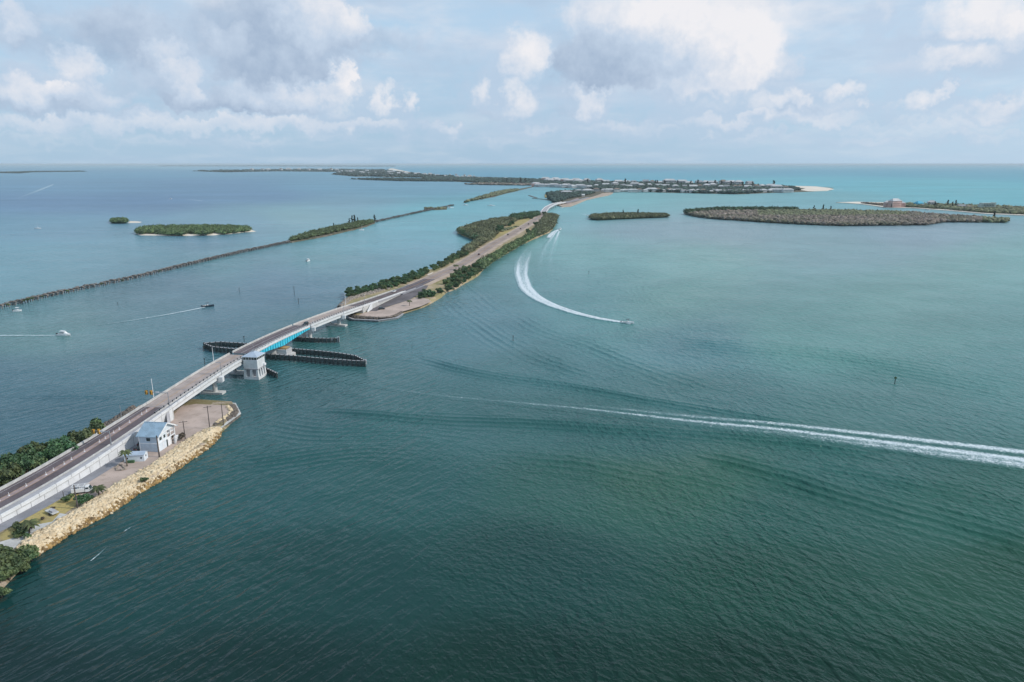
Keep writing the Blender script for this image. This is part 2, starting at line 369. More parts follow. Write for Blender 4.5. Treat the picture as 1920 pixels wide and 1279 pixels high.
# ------------------------------------------------------------------ water
# bed colour (depth, sand, seagrass) read along the bay: pixel of the ground point -> albedo
WC = [
 (0, 1279, (.010, .042, .048)), (500, 1279, (.010, .045, .048)), (960, 1279, (.010, .050, .045)), (1400, 1279, (.013, .056, .045)), (1920, 1279, (.018, .070, .050)),
 (200, 1080, (.014, .062, .070)), (600, 1080, (.014, .060, .066)), (1000, 1050, (.014, .060, .060)), (1450, 1080, (.018, .072, .058)), (1900, 1080, (.024, .085, .062)),
 (450, 900, (.018, .078, .085)), (750, 900, (.020, .080, .082)), (1180, 900, (.038, .098, .072)), (1080, 905, (.028, .088, .078)), (1300, 900, (.030, .095, .070)), (1500, 950, (.022, .085, .074)), (1850, 950, (.030, .105, .088)),
 (0, 700, (.032, .105, .135)), (200, 690, (.034, .110, .138)), (100, 780, (.026, .09, .12)), (560, 740, (.022, .085, .095)), (850, 780, (.024, .095, .100)), (1200, 820, (.026, .100, .100)), (1600, 860, (.028, .105, .098)), (1300, 740, (.032, .115, .120)), (1700, 760, (.040, .132, .130)),
 (50, 620, (.055, .165, .165)), (150, 600, (.060, .17, .17)), (250, 600, (.045, .145, .165)), (350, 520, (.045, .125, .165)), (500, 520, (.050, .135, .185)), (450, 620, (.034, .115, .150)), (250, 560, (.050, .14, .17)),
 (620, 640, (.022, .105, .105)), (560, 620, (.02, .09, .09)), (700, 700, (.026, .10, .108)), (800, 640, (.035, .125, .145)), (900, 600, (.038, .13, .155)), (1000, 680, (.036, .125, .135)), (1050, 800, (.026, .098, .100)),
 (1300, 650, (.045, .145, .165)), (1100, 560, (.055, .19, .195)), (1250, 560, (.070, .215, .195)), (1500, 620, (.062, .20, .185)), (1800, 620, (.065, .205, .190)), (1850, 680, (.055, .175, .17)), (1650, 560, (.075, .225, .205)),
 (1100, 480, (.080, .25, .235)), (1300, 480, (.090, .255, .235)), (1600, 470, (.105, .24, .25)), (1850, 500, (.085, .25, .23)), (1350, 435, (.115, .225, .25)), (1700, 440, (.12, .225, .26)), (1200, 430, (.12, .235, .26)),
 (950, 540, (.050, .17, .19)), (1000, 500, (.07, .22, .22)), (1040, 460, (.085, .27, .26)),
 (0, 520, (.060, .20, .235)), (100, 480, (.060, .21, .25)), (300, 470, (.065, .22, .255)), (80, 560, (.055, .19, .22)), (420, 500, (.06, .22, .235)), (600, 490, (.065, .235, .25)), (700, 500, (.055, .175, .215)), (550, 560, (.040, .125, .175)), (620, 530, (.045, .14, .19)),
 (100, 430, (.065, .20, .26)), (350, 455, (.055, .16, .22)), (450, 410, (.075, .21, .26)), (600, 400, (.085, .235, .27)), (560, 403, (.12, .28, .27)), (750, 440, (.065, .255, .285)), (700, 460, (.06, .235, .265)), (850, 430, (.065, .265, .29)), (800, 400, (.07, .28, .30)), (780, 470, (.07, .21, .25)), (900, 395, (.07, .27, .295)),
 (100, 380, (.065, .165, .245)), (300, 380, (.060, .155, .235)), (500, 370, (.065, .165, .24)), (650, 380, (.085, .215, .26)), (150, 350, (.07, .185, .25)), (400, 350, (.065, .17, .24)), (650, 350, (.07, .20, .255)), (200, 325, (.07, .20, .26)), (800, 355, (.075, .215, .265)),
 (980, 375, (.075, .26, .285)), (1100, 400, (.085, .28, .285)), (1180, 375, (.09, .285, .28)), (1300, 375, (.10, .27, .27)), (1500, 380, (.09, .27, .28)), (1750, 345, (.07, .29, .31)),
 (900, 325, (.05, .20, .26)), (1100, 320, (.045, .19, .255)), (1200, 330, (.055, .24, .29)), (1400, 325, (.05, .215, .27)), (1500, 340, (.065, .275, .305)), (1700, 325, (.05, .22, .27)), (1900, 330, (.055, .23, .275)), (1850, 365, (.075, .29, .31)), (1100, 312, (.08, .25, .30)), (1500, 312, (.08, .25, .30)), (400, 312, (.10, .25, .30)), (1900, 312, (.085, .25, .30)),
]
WCp = np.array([[a, b] for a, b, c in WC], float); WCc = np.array([c for a, b, c in WC], float)
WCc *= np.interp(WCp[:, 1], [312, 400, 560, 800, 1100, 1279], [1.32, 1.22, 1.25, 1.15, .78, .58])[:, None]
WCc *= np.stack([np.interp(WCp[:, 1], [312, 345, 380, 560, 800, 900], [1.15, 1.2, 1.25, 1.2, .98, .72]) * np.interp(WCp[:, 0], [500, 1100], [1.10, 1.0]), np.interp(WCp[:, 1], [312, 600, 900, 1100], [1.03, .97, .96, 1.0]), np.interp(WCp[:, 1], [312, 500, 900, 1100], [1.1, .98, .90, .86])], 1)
def warp_y(py): return np.log(np.maximum(py - 303.0, 3.0)) * 330.0 + np.maximum(py - 650.0, 0) * 0.9
def water_color(x, y):
    x = np.asarray(x, float); y = np.asarray(y, float)
    dep = np.maximum(y * math.cos(PITCH) + CAMH * math.sin(PITCH), 40.0)
    px = np.clip(960 + FPX * x / dep, -500, 2400)
    vv = (y * math.sin(PITCH) - CAMH * math.cos(PITCH)) / dep
    py = np.clip(639.5 - FPX * vv, 308, 1500)
    X = px * 1.0; Y = warp_y(py)
    cx = WCp[:, 0]; cy = warp_y(WCp[:, 1])
    out = np.zeros((x.size, 3)); X = X.ravel(); Y = Y.ravel()
    for i in range(0, X.size, 20000):
        d2 = (X[i:i + 20000, None] - cx) ** 2 + ((Y[i:i + 20000, None] - cy) * 1.6) ** 2
        w = 1 / (d2 + 9000.0) ** 2.4
        out[i:i + 20000] = (w @ WCc) / w.sum(1, keepdims=True)
    return out
def set_attr_color(me, cols):
    a = me.attributes.new('bedcolor', 'FLOAT_COLOR', 'POINT')
    c = np.ones((len(cols), 4), dtype=np.float32); c[:, :3] = cols
    a.data.foreach_set('color', c.ravel())
def set_attr_f(me, name, vals):
    a = me.attributes.new(name, 'FLOAT', 'POINT'); a.data.foreach_set('value', np.asarray(vals, dtype=np.float32).ravel())

def water_material(name, foam):
    m = bpy.data.materials.new(name); m.use_nodes = True; t = NT(m.node_tree); b = t.n['Principled BSDF']; out = t.n['Material Output']
    g = t.new('ShaderNodeNewGeometry'); v = g.outputs['Position']
    at_ = t.new('ShaderNodeAttribute'); at_.attribute_name = 'bedcolor'
    px_, py_, pz_ = t.sep(v)
    # soft world-space mottling of the bed colour (grass beds, sand, wind lanes)
    big = t.noise(t.vmath('MULTIPLY', v, (0.4, 1, 0)), 0.0042, 5, 0.55)
    big2 = t.noise(t.vmath('MULTIPLY', v, (1, 1, 0)), 0.016, 4, 0.6)
    k = t.math('ADD', t.smooth(big, 0.3, 0.7, 0.88, 1.12, 'LINEAR'), t.smooth(big2, 0.3, 0.7, -0.06, 0.06, 'LINEAR'))
    col = t.vmath('SCALE', at_.outputs['Color'], scale=k)
    # wind waves: three crossing trains of elongated crests, in metres
    def train(ang, wl, stretch, detail=2, seed=0.0):
        c, s = math.cos(R(ang)), math.sin(R(ang))
        along = t.math('ADD', t.math('MULTIPLY', px_, c), t.math('MULTIPLY', py_, s))
        across = t.math('ADD', t.math('MULTIPLY', px_, -s), t.math('MULTIPLY', py_, c))
        q = t.comb(t.math('DIVIDE', along, wl * stretch), t.math('DIVIDE', across, wl), seed)
        return t.noise(q, 1.0, detail, 0.55, 0.35)
    wob = t.math('MULTIPLY', t.math('SUBTRACT', t.noise(t.vmath('MULTIPLY', v, (1, 1, 0)), 0.012, 3, 0.5), 0.5), 110.0)
    xw = t.math('ADD', px_, wob)
    wL = t.smooth(xw, -60, 25, 1.0, 0.12); wR = t.smooth(xw, -15, 60, 0.15, 1.0)
    wM = t.math('MULTIPLY', t.smooth(xw, -45, 10), t.smooth(xw, 25, 85, 1.0, 0.45))
    def sharp(n): return t.math('POWER', n, 1.6)
    a = t.math('MULTIPLY', sharp(train(54, 2.3, 3.4, 2, 1.3)), wL)
    a2 = t.math('MULTIPLY', sharp(train(-84, 2.5, 3.6, 2, 7.1)), wR)
    a3 = t.math('MULTIPLY', sharp(train(-42, 2.4, 4.0, 2, 4.7)), t.math('ADD', t.math('MULTIPLY', wR, .9), .1))
    c = train(-30, 8.5, 3.0, 2, 14.7); d = t.math('MULTIPLY', sharp(train(-52, 1.15, 2.0, 2, 2.2)), t.math('ADD', t.math('MULTIPLY', wM, .9), .35))
    d2 = t.math('MULTIPLY', sharp(train(-8, 1.5, 2.0, 2, 9.2)), t.math('ADD', t.math('MULTIPLY', wM, .7), .30))
    gust = t.smooth(t.noise(t.vmath('MULTIPLY', v, (1, 1, 0)), 0.022, 3, 0.5), 0.3, 0.7, 0.6, 1.25)
    wav = t.math('ADD', t.math('MULTIPLY', a, 1.5), t.math('ADD', t.math('MULTIPLY', a2, 1.35), t.math('MULTIPLY', a3, 1.3)))
    wav = t.math('ADD', wav, t.math('ADD', t.math('MULTIPLY', d, .75), t.math('MULTIPLY', d2, .75)))
    wav = t.math('ADD', wav, t.math('MULTIPLY', c, 0.9))
    wav = t.math('MULTIPLY', wav, gust)
    bn = t.new('ShaderNodeBump'); bn.inputs['Strength'].default_value = 1.0; bn.inputs['Distance'].default_value = 0.58
    t.put(bn.inputs['Height'], wav)
    cd = t.new('ShaderNodeCameraData')
    b.inputs['IOR'].default_value = 1.333
    b.inputs['Specular IOR Level'].default_value = 0.28
    b.inputs['Roughness'].default_value = 0.15
    t.link(bn.outputs[0], b.inputs['Normal'])
    t.put(b.inputs['Base Color'], col)
    far = t.vmath('LENGTH', t.vmath('MULTIPLY', v, (1, 1, 0)))
    rgh = t.smooth(far, 250, 2400, 0.16, 0.42)
    t.put(b.inputs['Roughness'], rgh)
    if foam:
        fa = t.new('ShaderNodeAttribute'); fa.attribute_name = 'foam'
        fu = t.new('ShaderNodeAttribute'); fu.attribute_name = 'along'
        fv = t.new('ShaderNodeAttribute'); fv.attribute_name = 'across'
        q = t.comb(t.math('MULTIPLY', fu.outputs['Fac'], 0.35), fv.outputs['Fac'], 0.0)
        n1 = t.noise(q, 0.8, 5, 0.7, 0.8); n2 = t.noise(v, 1.6, 4, 0.7, 0.5)
        nn = t.math('ADD', t.math('MULTIPLY', t.math('SUBTRACT', n1, 0.5), 2.2), t.math('MULTIPLY', t.math('SUBTRACT', n2, 0.5), 2.6))
        f = t.math('ADD', t.math('MULTIPLY', fa.outputs['Fac'], 1.5), nn)
        mask = t.smooth(f, 0.55, 1.55)
        mask = t.math('MULTIPLY', mask, t.smooth(fa.outputs['Fac'], 0.0, 0.25, 0.0, .92))
        milk = t.math('MULTIPLY', t.smooth(fa.outputs['Fac'], 0.0, 1.0), 0.55)
        col2 = t.mix(milk, col, (0.30, 0.44, 0.48))
        t.put(b.inputs['Base Color'], t.mix(mask, col2, (0.70, 0.77, 0.81)))
        t.put(b.inputs['Roughness'], t.math('ADD', rgh, t.math('MULTIPLY', mask, 0.3)))
    return m
M_water = water_material('sea_water', False)
M_wake = water_material('churned_wake_water', True)

rows = np.concatenate([np.linspace(-60, 700, 150), 700 * (82000 / 700) ** np.linspace(0, 1, 150)[1:]])
cols = np.concatenate([np.linspace(-3, -0.95, 12), np.linspace(-0.94, 0.94, 190), np.linspace(0.95, 3, 12)])
YY, SS = np.meshgrid(rows, cols, indexing='ij'); XX = SS * (YY + 150.0)
nv = XX.size; V = np.stack([XX.ravel(), YY.ravel(), np.zeros(nv)], 1)
nr, nc = XX.shape; idx = np.arange(nv).reshape(nr, nc)
F = np.stack([idx[:-1, :-1].ravel(), idx[:-1, 1:].ravel(), idx[1:, 1:].ravel(), idx[1:, :-1].ravel()], 1)
me = np_mesh('water', V, F, M_water, True); set_attr_color(me, water_color(V[:, 0], V[:, 1]))
water = bpy.data.objects.new('water', me); COL.objects.link(water); tag(water, kind='structure')

# ribbons on the water: wakes (foam) and the long Kelvin swells (real ridges)
def water_ribbon(name, path, width, prof, foamf, nx, nl, material, z0=0.02, label=None, cat='boat wake', group=None):
    """path: world points; width: (start,end) half width; prof(u,v)->height; foamf(u,v)->0..1"""
    Pp = lerp_path(path, nl); T = np.gradient(Pp, axis=0); T /= np.linalg.norm(T, axis=1)[:, None]
    N = np.stack([-T[:, 1], T[:, 0]], 1); L = np.r_[0, np.cumsum(np.linalg.norm(np.diff(Pp, axis=0), axis=1))]
    u = np.linspace(0, 1, nl); v = np.linspace(-1, 1, nx)
    U, Vv = np.meshgrid(u, v, indexing='ij')
    hw = np.interp(U, np.linspace(0, 1, len(width)), width)
    X = Pp[:, 0][:, None] + N[:, 0][:, None] * hw * Vv; Y = Pp[:, 1][:, None] + N[:, 1][:, None] * hw * Vv
    H = prof(U, Vv, hw, L[:, None] + 0 * Vv); Z = z0 + H
    n = X.size; V3 = np.stack([X.ravel(), Y.ravel(), Z.ravel()], 1); ix = np.arange(n).reshape(nl, nx)
    F = np.stack([ix[:-1, :-1].ravel(), ix[1:, :-1].ravel(), ix[1:, 1:].ravel(), ix[:-1, 1:].ravel()], 1)
    a = V3[F[0]]; 
    if np.cross(a[1] - a[0], a[3] - a[0])[2] < 0: F = F[:, ::-1]
    me = np_mesh(name, V3, F, material, True); set_attr_color(me, water_color(V3[:, 0], V3[:, 1]))
    if material is M_wake:
        set_attr_f(me, 'foam', foamf(U, Vv)); set_attr_f(me, 'along', L[:, None] + 0 * Vv); set_attr_f(me, 'across', hw * Vv)
    o = bpy.data.objects.new(name, me); COL.objects.link(o)
    tag(o, label, cat, group)
    o['kind'] = 'stuff'
    return o
def pxw(pts, z=0.0): return [at(x, y, z) for x, y in pts]
zero = lambda U, V, h, L: 0 * U
dome = lambda U, V, h, L: (.30 + .30 * nrg.random(np.broadcast(U, V).shape)) * np.clip((1 - np.abs(V)) * 3.5, 0, 1) * np.clip((U - .38) * 3.5, 0, 1)
def ridges(amp, wl, phase=0.0, fade=0.12):
    def f(U, V, h, L):
        env = np.clip(1 - np.abs(V), 0, 1) ** 0.7 * np.clip(U / fade, 0, 1) * np.clip((1 - U) / fade, 0, 1)
        wob = 0.5 * np.sin(L * 0.045) + 0.35 * np.sin(L * 0.11 + 1.0) + 0.2 * np.sin(L * .31 + V * 3)
        am = 0.75 + 0.25 * np.sin(L * 0.07 + V * 2.0)
        return amp * env * am * (0.5 + 0.5 * np.cos((V * h + wob) * 2 * math.pi / wl + phase)) ** 2.0
    return f
def swell(pts, hw, amp, wl, label, n=None, fade=.12):
    p = pxw(pts); L = sum(math.dist(p[i], p[i + 1]) for i in range(len(p) - 1)); mw = max(hw)
    return water_ribbon('wake_swell', p, hw, ridges(amp, wl, fade=fade), None, int(max(12, 2 * mw / wl * 12)), int(L / 2.2) + 4, M_water, 0.015, label, 'wave ridges')
swell([(560, 772), (620, 771), (700, 778), (800, 786), (900, 792), (1100, 801), (1300, 815), (1500, 833), (1700, 858)], [5, 9, 10, 8, 5], 0.9, 4.2, 'dark parallel wake ridges crossing below the foam trail, running left toward the bridge')
swell([(780, 668), (850, 690), (950, 708), (1100, 731), (1300, 765), (1450, 790), (1560, 806)], [9, 9, 7, 5], 0.85, 4.2, 'dark parallel wake ridges above the long foam trail, starting right of the fender')
swell([(830, 560), (880, 600), (940, 640), (1020, 680), (1130, 715)], [14, 16, 14], 0.6, 5.5, 'broad arc of swell lines between the causeway seawall and the long wake')
swell([(965, 590), (1010, 618), (1090, 645), (1200, 690), (1350, 740)], [16, 16, 14], 0.6, 6.0, 'outer arc of swell lines below the curved white wake')
swell([(1290, 850), (1420, 880), (1600, 930), (1780, 985), (2000, 1050)], [9, 15, 17], 0.75, 5.0, 'diagonal swell lines in the lower right below the foam trail')
swell([(1250, 640), (1450, 660), (1650, 685), (1950, 740)], [26, 30, 30], 0.5, 6.0, 'faint long swell lines around the lone channel marker on the right')
swell([(1500, 870), (1700, 905), (1980, 965)], [8, 10, 10], 0.40, 4.0, 'short swell lines just under the right end of the foam trail')
swell([(420, 705), (450, 722), (520, 728)], [6, 8, 8], 0.25, 3.0, 'small ripples fanning out beside the bridge tender tower', fade=.3)
swell([(560, 830), (700, 800), (820, 745)], [20, 24, 20], 0.36, 4.2, 'curved ripples in the open water right of the fender', fade=.3)
swell([(0, 741), (120, 742), (300, 744)], [3, 4, 3], 0.2, 3.2, 'thin dark ripple line left of the bridge ramp', fade=.3)

swell([(470, 790), (600, 812), (760, 806), (900, 826)], [14, 18, 16], 0.40, 4.0, 'soft curved swell lines in the open water below the first dark ridges', fade=.3)
swell([(380, 880), (520, 862), (680, 838), (820, 846)], [12, 15, 12], 0.34, 3.6, 'soft swell lines running right from the riprap tip', fade=.3)
swell([(860, 520), (905, 560), (960, 600), (985, 612)], [10, 14, 10], 0.5, 6.0, 'swell lines fanning along the right shore of the causeway', fade=.3)
swell([(900, 850), (1100, 868), (1290, 905), (1500, 970)], [10, 14, 14], 0.45, 4.8, 'curved swell lines below the greenish shallow patch', fade=.3)
def tri_streak(c, w, a): return lambda V: a * np.exp(-((V - c) / w) ** 2)
def main_foam(U, V):
    # U 0 = old end (left), 1 = right edge of the frame
    core = np.exp(-((V + 0.08) / 0.19) ** 2) * np.interp(U, [0, .12, .3, .55, 1], [0.0, .20, .36, .70, 1.0])
    up = np.exp(-((V - 0.60) / 0.25) ** 2) * np.interp(U, [0, .35, .5, .75, 1], [0, .0, .42, .78, .98])
    lo = np.exp(-((V + 0.55) / 0.30) ** 2) * np.interp(U, [0, .4, .6, .8, 1], [0, .05, .28, .6, .85])
    return np.clip(core + up + lo, 0, 1.1) * np.clip((1 - np.abs(V)) * 6, 0, 1)
water_ribbon('foam_wake', pxw([(600, 706), (700, 722), (820, 741), (950, 752), (1080, 764), (1150, 772), (1300, 790), (1450, 804), (1600, 822), (1760, 842), (1935, 864), (2060, 884)]),
             [3, 4, 5.5, 7, 9, 10.5, 12], dome, main_foam, 61, 520, M_wake, 0.03,
             'long white three-streaked foam wake running off the right edge of the photo')
def curve_foam(U, V):
    # U 0 = old faint end by the causeway, 1 = boat
    wid = np.interp(U, [0, .5, 1], [.30, .22, .4])
    a = np.exp(-((V - 0.50) / wid) ** 2) * np.interp(U, [0, .15, .4, .65, 1], [.0, .22, .55, .95, 1.1])
    b = np.exp(-((V + 0.50) / wid) ** 2) * np.interp(U, [0, .15, .35, .5, .9, 1], [.0, .18, .45, .85, 1.0, 1.1])
    c = np.exp(-((V - 0.0) / .5) ** 2) * np.interp(U, [0, .15, .45, .7, 1], [.0, .25, .55, .7, .6])
    d = np.exp(-((V + 0.85) / .10) ** 2) * np.interp(U, [0, .3, .45, .7, 1], [.0, .1, .5, .5, .0])
    return np.clip(a + b + c + d, 0, 1.15) * np.clip((1 - np.abs(V)) * 5, 0, 1)
water_ribbon('foam_wake', pxw([(1001, 458), (990, 470), (980, 492), (978, 515), (986, 540), (1002, 556), (1030, 571), (1070, 585), (1115, 597), (1150, 603), (1175, 606)]),
             [5, 8, 10, 9, 7.5, 6.5, 4.6, 2.2], dome, curve_foam, 41, 360, M_wake, 0.03, 'curved white wake sweeping round behind the boat in the middle of the bay')
def two(U, V):
    return np.clip(np.exp(-((V - .5) / .35) ** 2) + np.exp(-((V + .5) / .35) ** 2), 0, 1) * np.interp(U, [0, .3, .7, 1], [.0, .2, .45, 1.0])
water_ribbon('foam_wake', pxw([(1040, 570), (1028, 540), (1022, 510), (1024, 480), (1034, 455), (1046, 434)]), [11, 11, 9, 4], dome, two, 25, 160, M_wake, 0.03, 'pale trailing wake of the small boat heading away beside the causeway tip')
water_ribbon('foam_wake', pxw([(1030, 446), (1034, 440), (1041, 434), (1048, 431)]), [5, 5, 3], zero, lambda U, V: 0 * U + .95 * np.clip((1 - np.abs(V)) * 3, 0, 1), 9, 40, M_wake, 0.36, 'short bright curl of foam beside the small boat near the causeway tip')
one = lambda s, e: (lambda U, V: np.interp(U, [0, 1], [s, e]) * np.clip((1 - np.abs(V)) * 2, 0, 1))
water_ribbon('foam_wake', pxw([(185, 610), (240, 602), (300, 592), (350, 583), (384, 576)]), [1.2, 2.0, 1.5], zero, one(.25, .85), 9, 160, M_wake, 0.05, 'thin straight wake behind the dark boat left of the causeway')
water_ribbon('foam_wake', pxw([(-60, 630), (20, 629), (70, 629), (108, 629)]), [2.5, 2.2, 1.2], zero, one(.55, .6), 9, 120, M_wake, 0.05, 'pale wake behind the white cabin boat at the left edge')
for pts, w, lab in [([(35, 371), (70, 358), (100, 346)], 9, 'faint far wake streak in the upper left of the bay'), ([(346, 373), (380, 377)], 5, 'short far wake streak in the left bay'),
                    ([(1070, 399), (1092, 401), (1105, 405)], 4, 'small white wake just beyond the second bridge'), ([(1168, 391), (1200, 388)], 4, 'tiny wake streak right of the second bridge'),
                    ([(1500, 358), (1545, 356), (1580, 355)], 16, 'surf breaking off the tip of the far sand spit'), ([(1690, 359), (1760, 357), (1850, 355), (1930, 356)], 7, 'long white surf line out beyond the right sand spit'),
                    ([(1140, 598), (1160, 604), (1182, 608)], 1.6, 'bow spray under the boat in the middle of the bay'),
                    ([(248, 987), (232, 997)], .35, 'small whitecap right of the riprap'), ([(200, 1026), (185, 1040), (170, 1052)], .35, 'lowest small whitecap beside the riprap')]:
    p = pxw(pts); L = sum(math.dist(p[i], p[i + 1]) for i in range(len(p) - 1))
    water_ribbon('foam_wake', p, [w * .3, w, w * .5], zero, one(.4, .75), 7, max(10, int(L / max(1.5, w / 3)) if L < 900 else 120), M_wake, 0.05, lab, 'foam')

# ------------------------------------------------------------------ land helpers
def inset(poly, d):
    n = len(poly); A = sum(poly[i][0] * poly[(i + 1) % n][1] - poly[(i + 1) % n][0] * poly[i][1] for i in range(n))
    s = 1 if A > 0 else -1; out = []
    for i in range(n):
        p0, p1, p2 = Vector(poly[i - 1]), Vector(poly[i]), Vector(poly[(i + 1) % n])
        a = (p1 - p0).normalized(); b = (p2 - p1).normalized(); t = (a + b)
        t = t.normalized() if t.length > 1e-4 else a
        out.append((p1.x - s * t.y * d, p1.y + s * t.x * d))
    return out
def densify(poly, step, jit=0.0):
    out = []; n = len(poly)
    for i in range(n):
        a, b = Vector(poly[i]), Vector(poly[(i + 1) % n]); k = max(1, int((b - a).length / step)); nn = Vector((-(b - a).y, (b - a).x)).normalized() if (b - a).length > 0 else Vector((0, 0))
        for j in range(k):
            p = a.lerp(b, j / k) + nn * (rnd.uniform(-jit, jit) if j else 0); out.append((p.x, p.y))
    return out
def land(name, poly, z, ins, material, label=None):
    """one sloping-shored sheet of ground"""
    n = len(poly); inn = inset(poly, ins)
    vs = [(x, y, -0.8) for x, y in inset(poly, -ins * 0.4)] + [(x, y, z) for x, y in inn]
    fs = [(i, (i + 1) % n, n + (i + 1) % n, n + i) for i in range(n)]
    for t in tessellate_polygon([[Vector((x, y, 0)) for x, y in inn]]):
        a, b, c = [Vector((*inn[i], 0)) for i in t]
        if (b - a).cross(c - a).z < 0: t = t[::-1]
        fs.append(tuple(i + n for i in t))
    mb = MB(); mb.add(vs, fs); o = mb.build(name, material); tag(o, label, kind='structure'); return o
def sheet(name, poly, z, material, label=None, structure=True):
    mb = MB(); n = len(poly); fs = []
    for t in tessellate_polygon([[Vector((x, y, 0)) for x, y in poly]]):
        a, b, c = [Vector((*poly[i], 0)) for i in t]
        if (b - a).cross(c - a).z < 0: t = t[::-1]
        fs.append(tuple(t))
    mb.add([(x, y, z) for x, y in poly], fs); o = mb.build(name, material)
    if structure: tag(o, label, kind='structure')
    return o

# ------------------------------------------------------------------ road centreline
RC = [(-181, 85, 7.6, 2.6), (-171, 115, 7.6, 2.8), (-161, 145, 7.7, 3.0), (-151.2, 172, 7.7, 3.45), (-147.4, 190, 7.6, 4.1), (-144.2, 210, 7.3, 4.6), (-142.0, 232, 6.7, 5.9), (-140.0, 254, 6.1, 7.0),
      (-138.2, 276, 5.8, 8.0), (-136.4, 296, 5.8, 8.9), (-134.2, 315, 5.8, 9.4), (-130.6, 340, 5.8, 9.6), (-125.6, 368, 5.8, 9.4), (-119.6, 396, 5.8, 8.8), (-113.6, 423, 5.8, 7.9), (-107.8, 447, 5.8, 6.9),
      (-102.6, 468, 5.8, 5.7), (-97.6, 492, 5.8, 4.2), (-91.4, 520.5, 5.6, 3.2), (-83.0, 545, 5.5, 2.7), (-68.9, 602.9, 5.5, 2.55), (-53.0, 668.3, 5.5, 2.5), (-39.6, 744.5, 5.5, 2.5), (-24, 856.7, 6, 2.5), (-2.3, 976, 6, 2.5),
      (26.7, 1150, 6, 2.6), (50, 1290, 6, 3.2), (63, 1400, 6, 5.0), (77, 1530, 6, 6.5), (100, 1660, 6, 7.0), (135, 1770, 6, 6.0), (165, 1870, 6, 4.2), (195, 1970, 6, 3.0), (235, 2110, 6, 2.6)]
NR = 1500
RP = lerp_path(RC, NR)
RT = np.gradient(RP[:, :2], axis=0); RT /= np.linalg.norm(RT, axis=1)[:, None]
RL = np.r_[0, np.cumsum(np.linalg.norm(np.diff(RP[:, :2], axis=0), axis=1))]
RY = RP[:, 1]
def sta(y):                       # world y -> station
    return float(np.interp(y, RY, RL))
def road_at(s, off=0.0, dz=0.0):  # off: + to the right (metres)
    x, y, w, z = [np.interp(s, RL, RP[:, k]) for k in range(4)]
    tx, ty = np.interp(s, RL, RT[:, 0]), np.interp(s, RL, RT[:, 1]); n = math.hypot(tx, ty); tx /= n; ty /= n
    return Vector((x + ty * off, y - tx * off, z + dz)), Vector((tx, ty, 0)), w
def hw_at(s): return float(np.interp(s, RL, RP[:, 2]))
def strip(s0, s1, a, b, dz=0.0, thick=None, step=4.0):
    """strip between lateral offsets a,b (functions or numbers); thick -> closed bar hanging below"""
    n = max(2, int((s1 - s0) / step) + 1); vs = []; fs = []
    fa = a if callable(a) else (lambda s: a); fb = b if callable(b) else (lambda s: b)
    for i in range(n):
        s = s0 + (s1 - s0) * i / (n - 1)
        p, _, _ = road_at(s, fa(s), dz); q, _, _ = road_at(s, fb(s), dz)
        vs += [p, q]
        if thick is not None:
            th = thick(s) if callable(thick) else thick
            vs += [q - Vector((0, 0, th)), p - Vector((0, 0, th))]
    k = 2 if thick is None else 4
    for i in range(n - 1):
        o = i * k; e = o + k
        if thick is None: fs.append((o, o + 1, e + 1, e))
        else:
            for j in range(4): fs.append((o + j, o + (j + 1) % 4, e + (j + 1) % 4, e + j))
    if thick is not None: fs += [(3, 2, 1, 0), tuple((n - 1) * 4 + j for j in range(4))]
    return vs, fs
def strip_obj(name, m, parent, *args, **kw):
    mb = MB(); mb.add(*strip(*args, **kw)); return mb.build(name, m, parent)

# ------------------------------------------------------------------ near shore ground
near_px = [(-300, 1330), (-60, 1140), (0, 1110), (45, 1062), (70, 1041), (106, 1015), (154, 986), (208, 959), (256, 925), (304, 898), (352, 864), (391, 839), (411, 815), (448, 780), (440, 759), (366, 754.5), (335, 757),
           (300, 752), (258, 768), (222, 790), (180, 815), (90, 850), (0, 884), (-150, 950), (-420, 1080)]
near_poly = densify(pxw(near_px), 6, 0.25)
land('shore_ground', near_poly, 1.95, 1.3, M_near)
sand_px = [(175, 893), (247, 857), (262, 842), (300, 800), (322, 782), (340, 762), (366, 757.5), (428, 760), (433, 772), (402, 795), (385, 806), (346, 828), (304, 860), (272, 881), (224, 905), (184, 930), (165, 935), (145, 925)]
sheet('sand_apron', [at(x, y, 2.0) for x, y in sand_px], 1.985, M_sand)
sheet('dry_grass_patch', [at(x, y, 2.0) for x, y in [(0, 1003), (64, 962), (144, 914), (150, 930), (140, 950), (96, 980), (40, 1018), (0, 1012)]], 1.975, M_grassy)
sheet('pale_gravel_patch', [at(x, y, 2.0) for x, y in [(0, 1016), (40, 1004), (62, 985), (98, 978), (112, 962), (130, 965), (70, 1000), (35, 1024), (0, 1040)]], 1.981, M_conc)
# service road at the foot of the ramp wall
s_a, s_b = sta(100), sta(240)
svc = MB(); svc.add(*strip(s_a, s_b, lambda s: hw_at(s) - 0.5, lambda s: hw_at(s) + 4.2, 0)); 
svc.v = [(x, y, 2.02) for x, y, z in svc.v]; tag(svc.build('service_road', M_asph2), kind='structure')

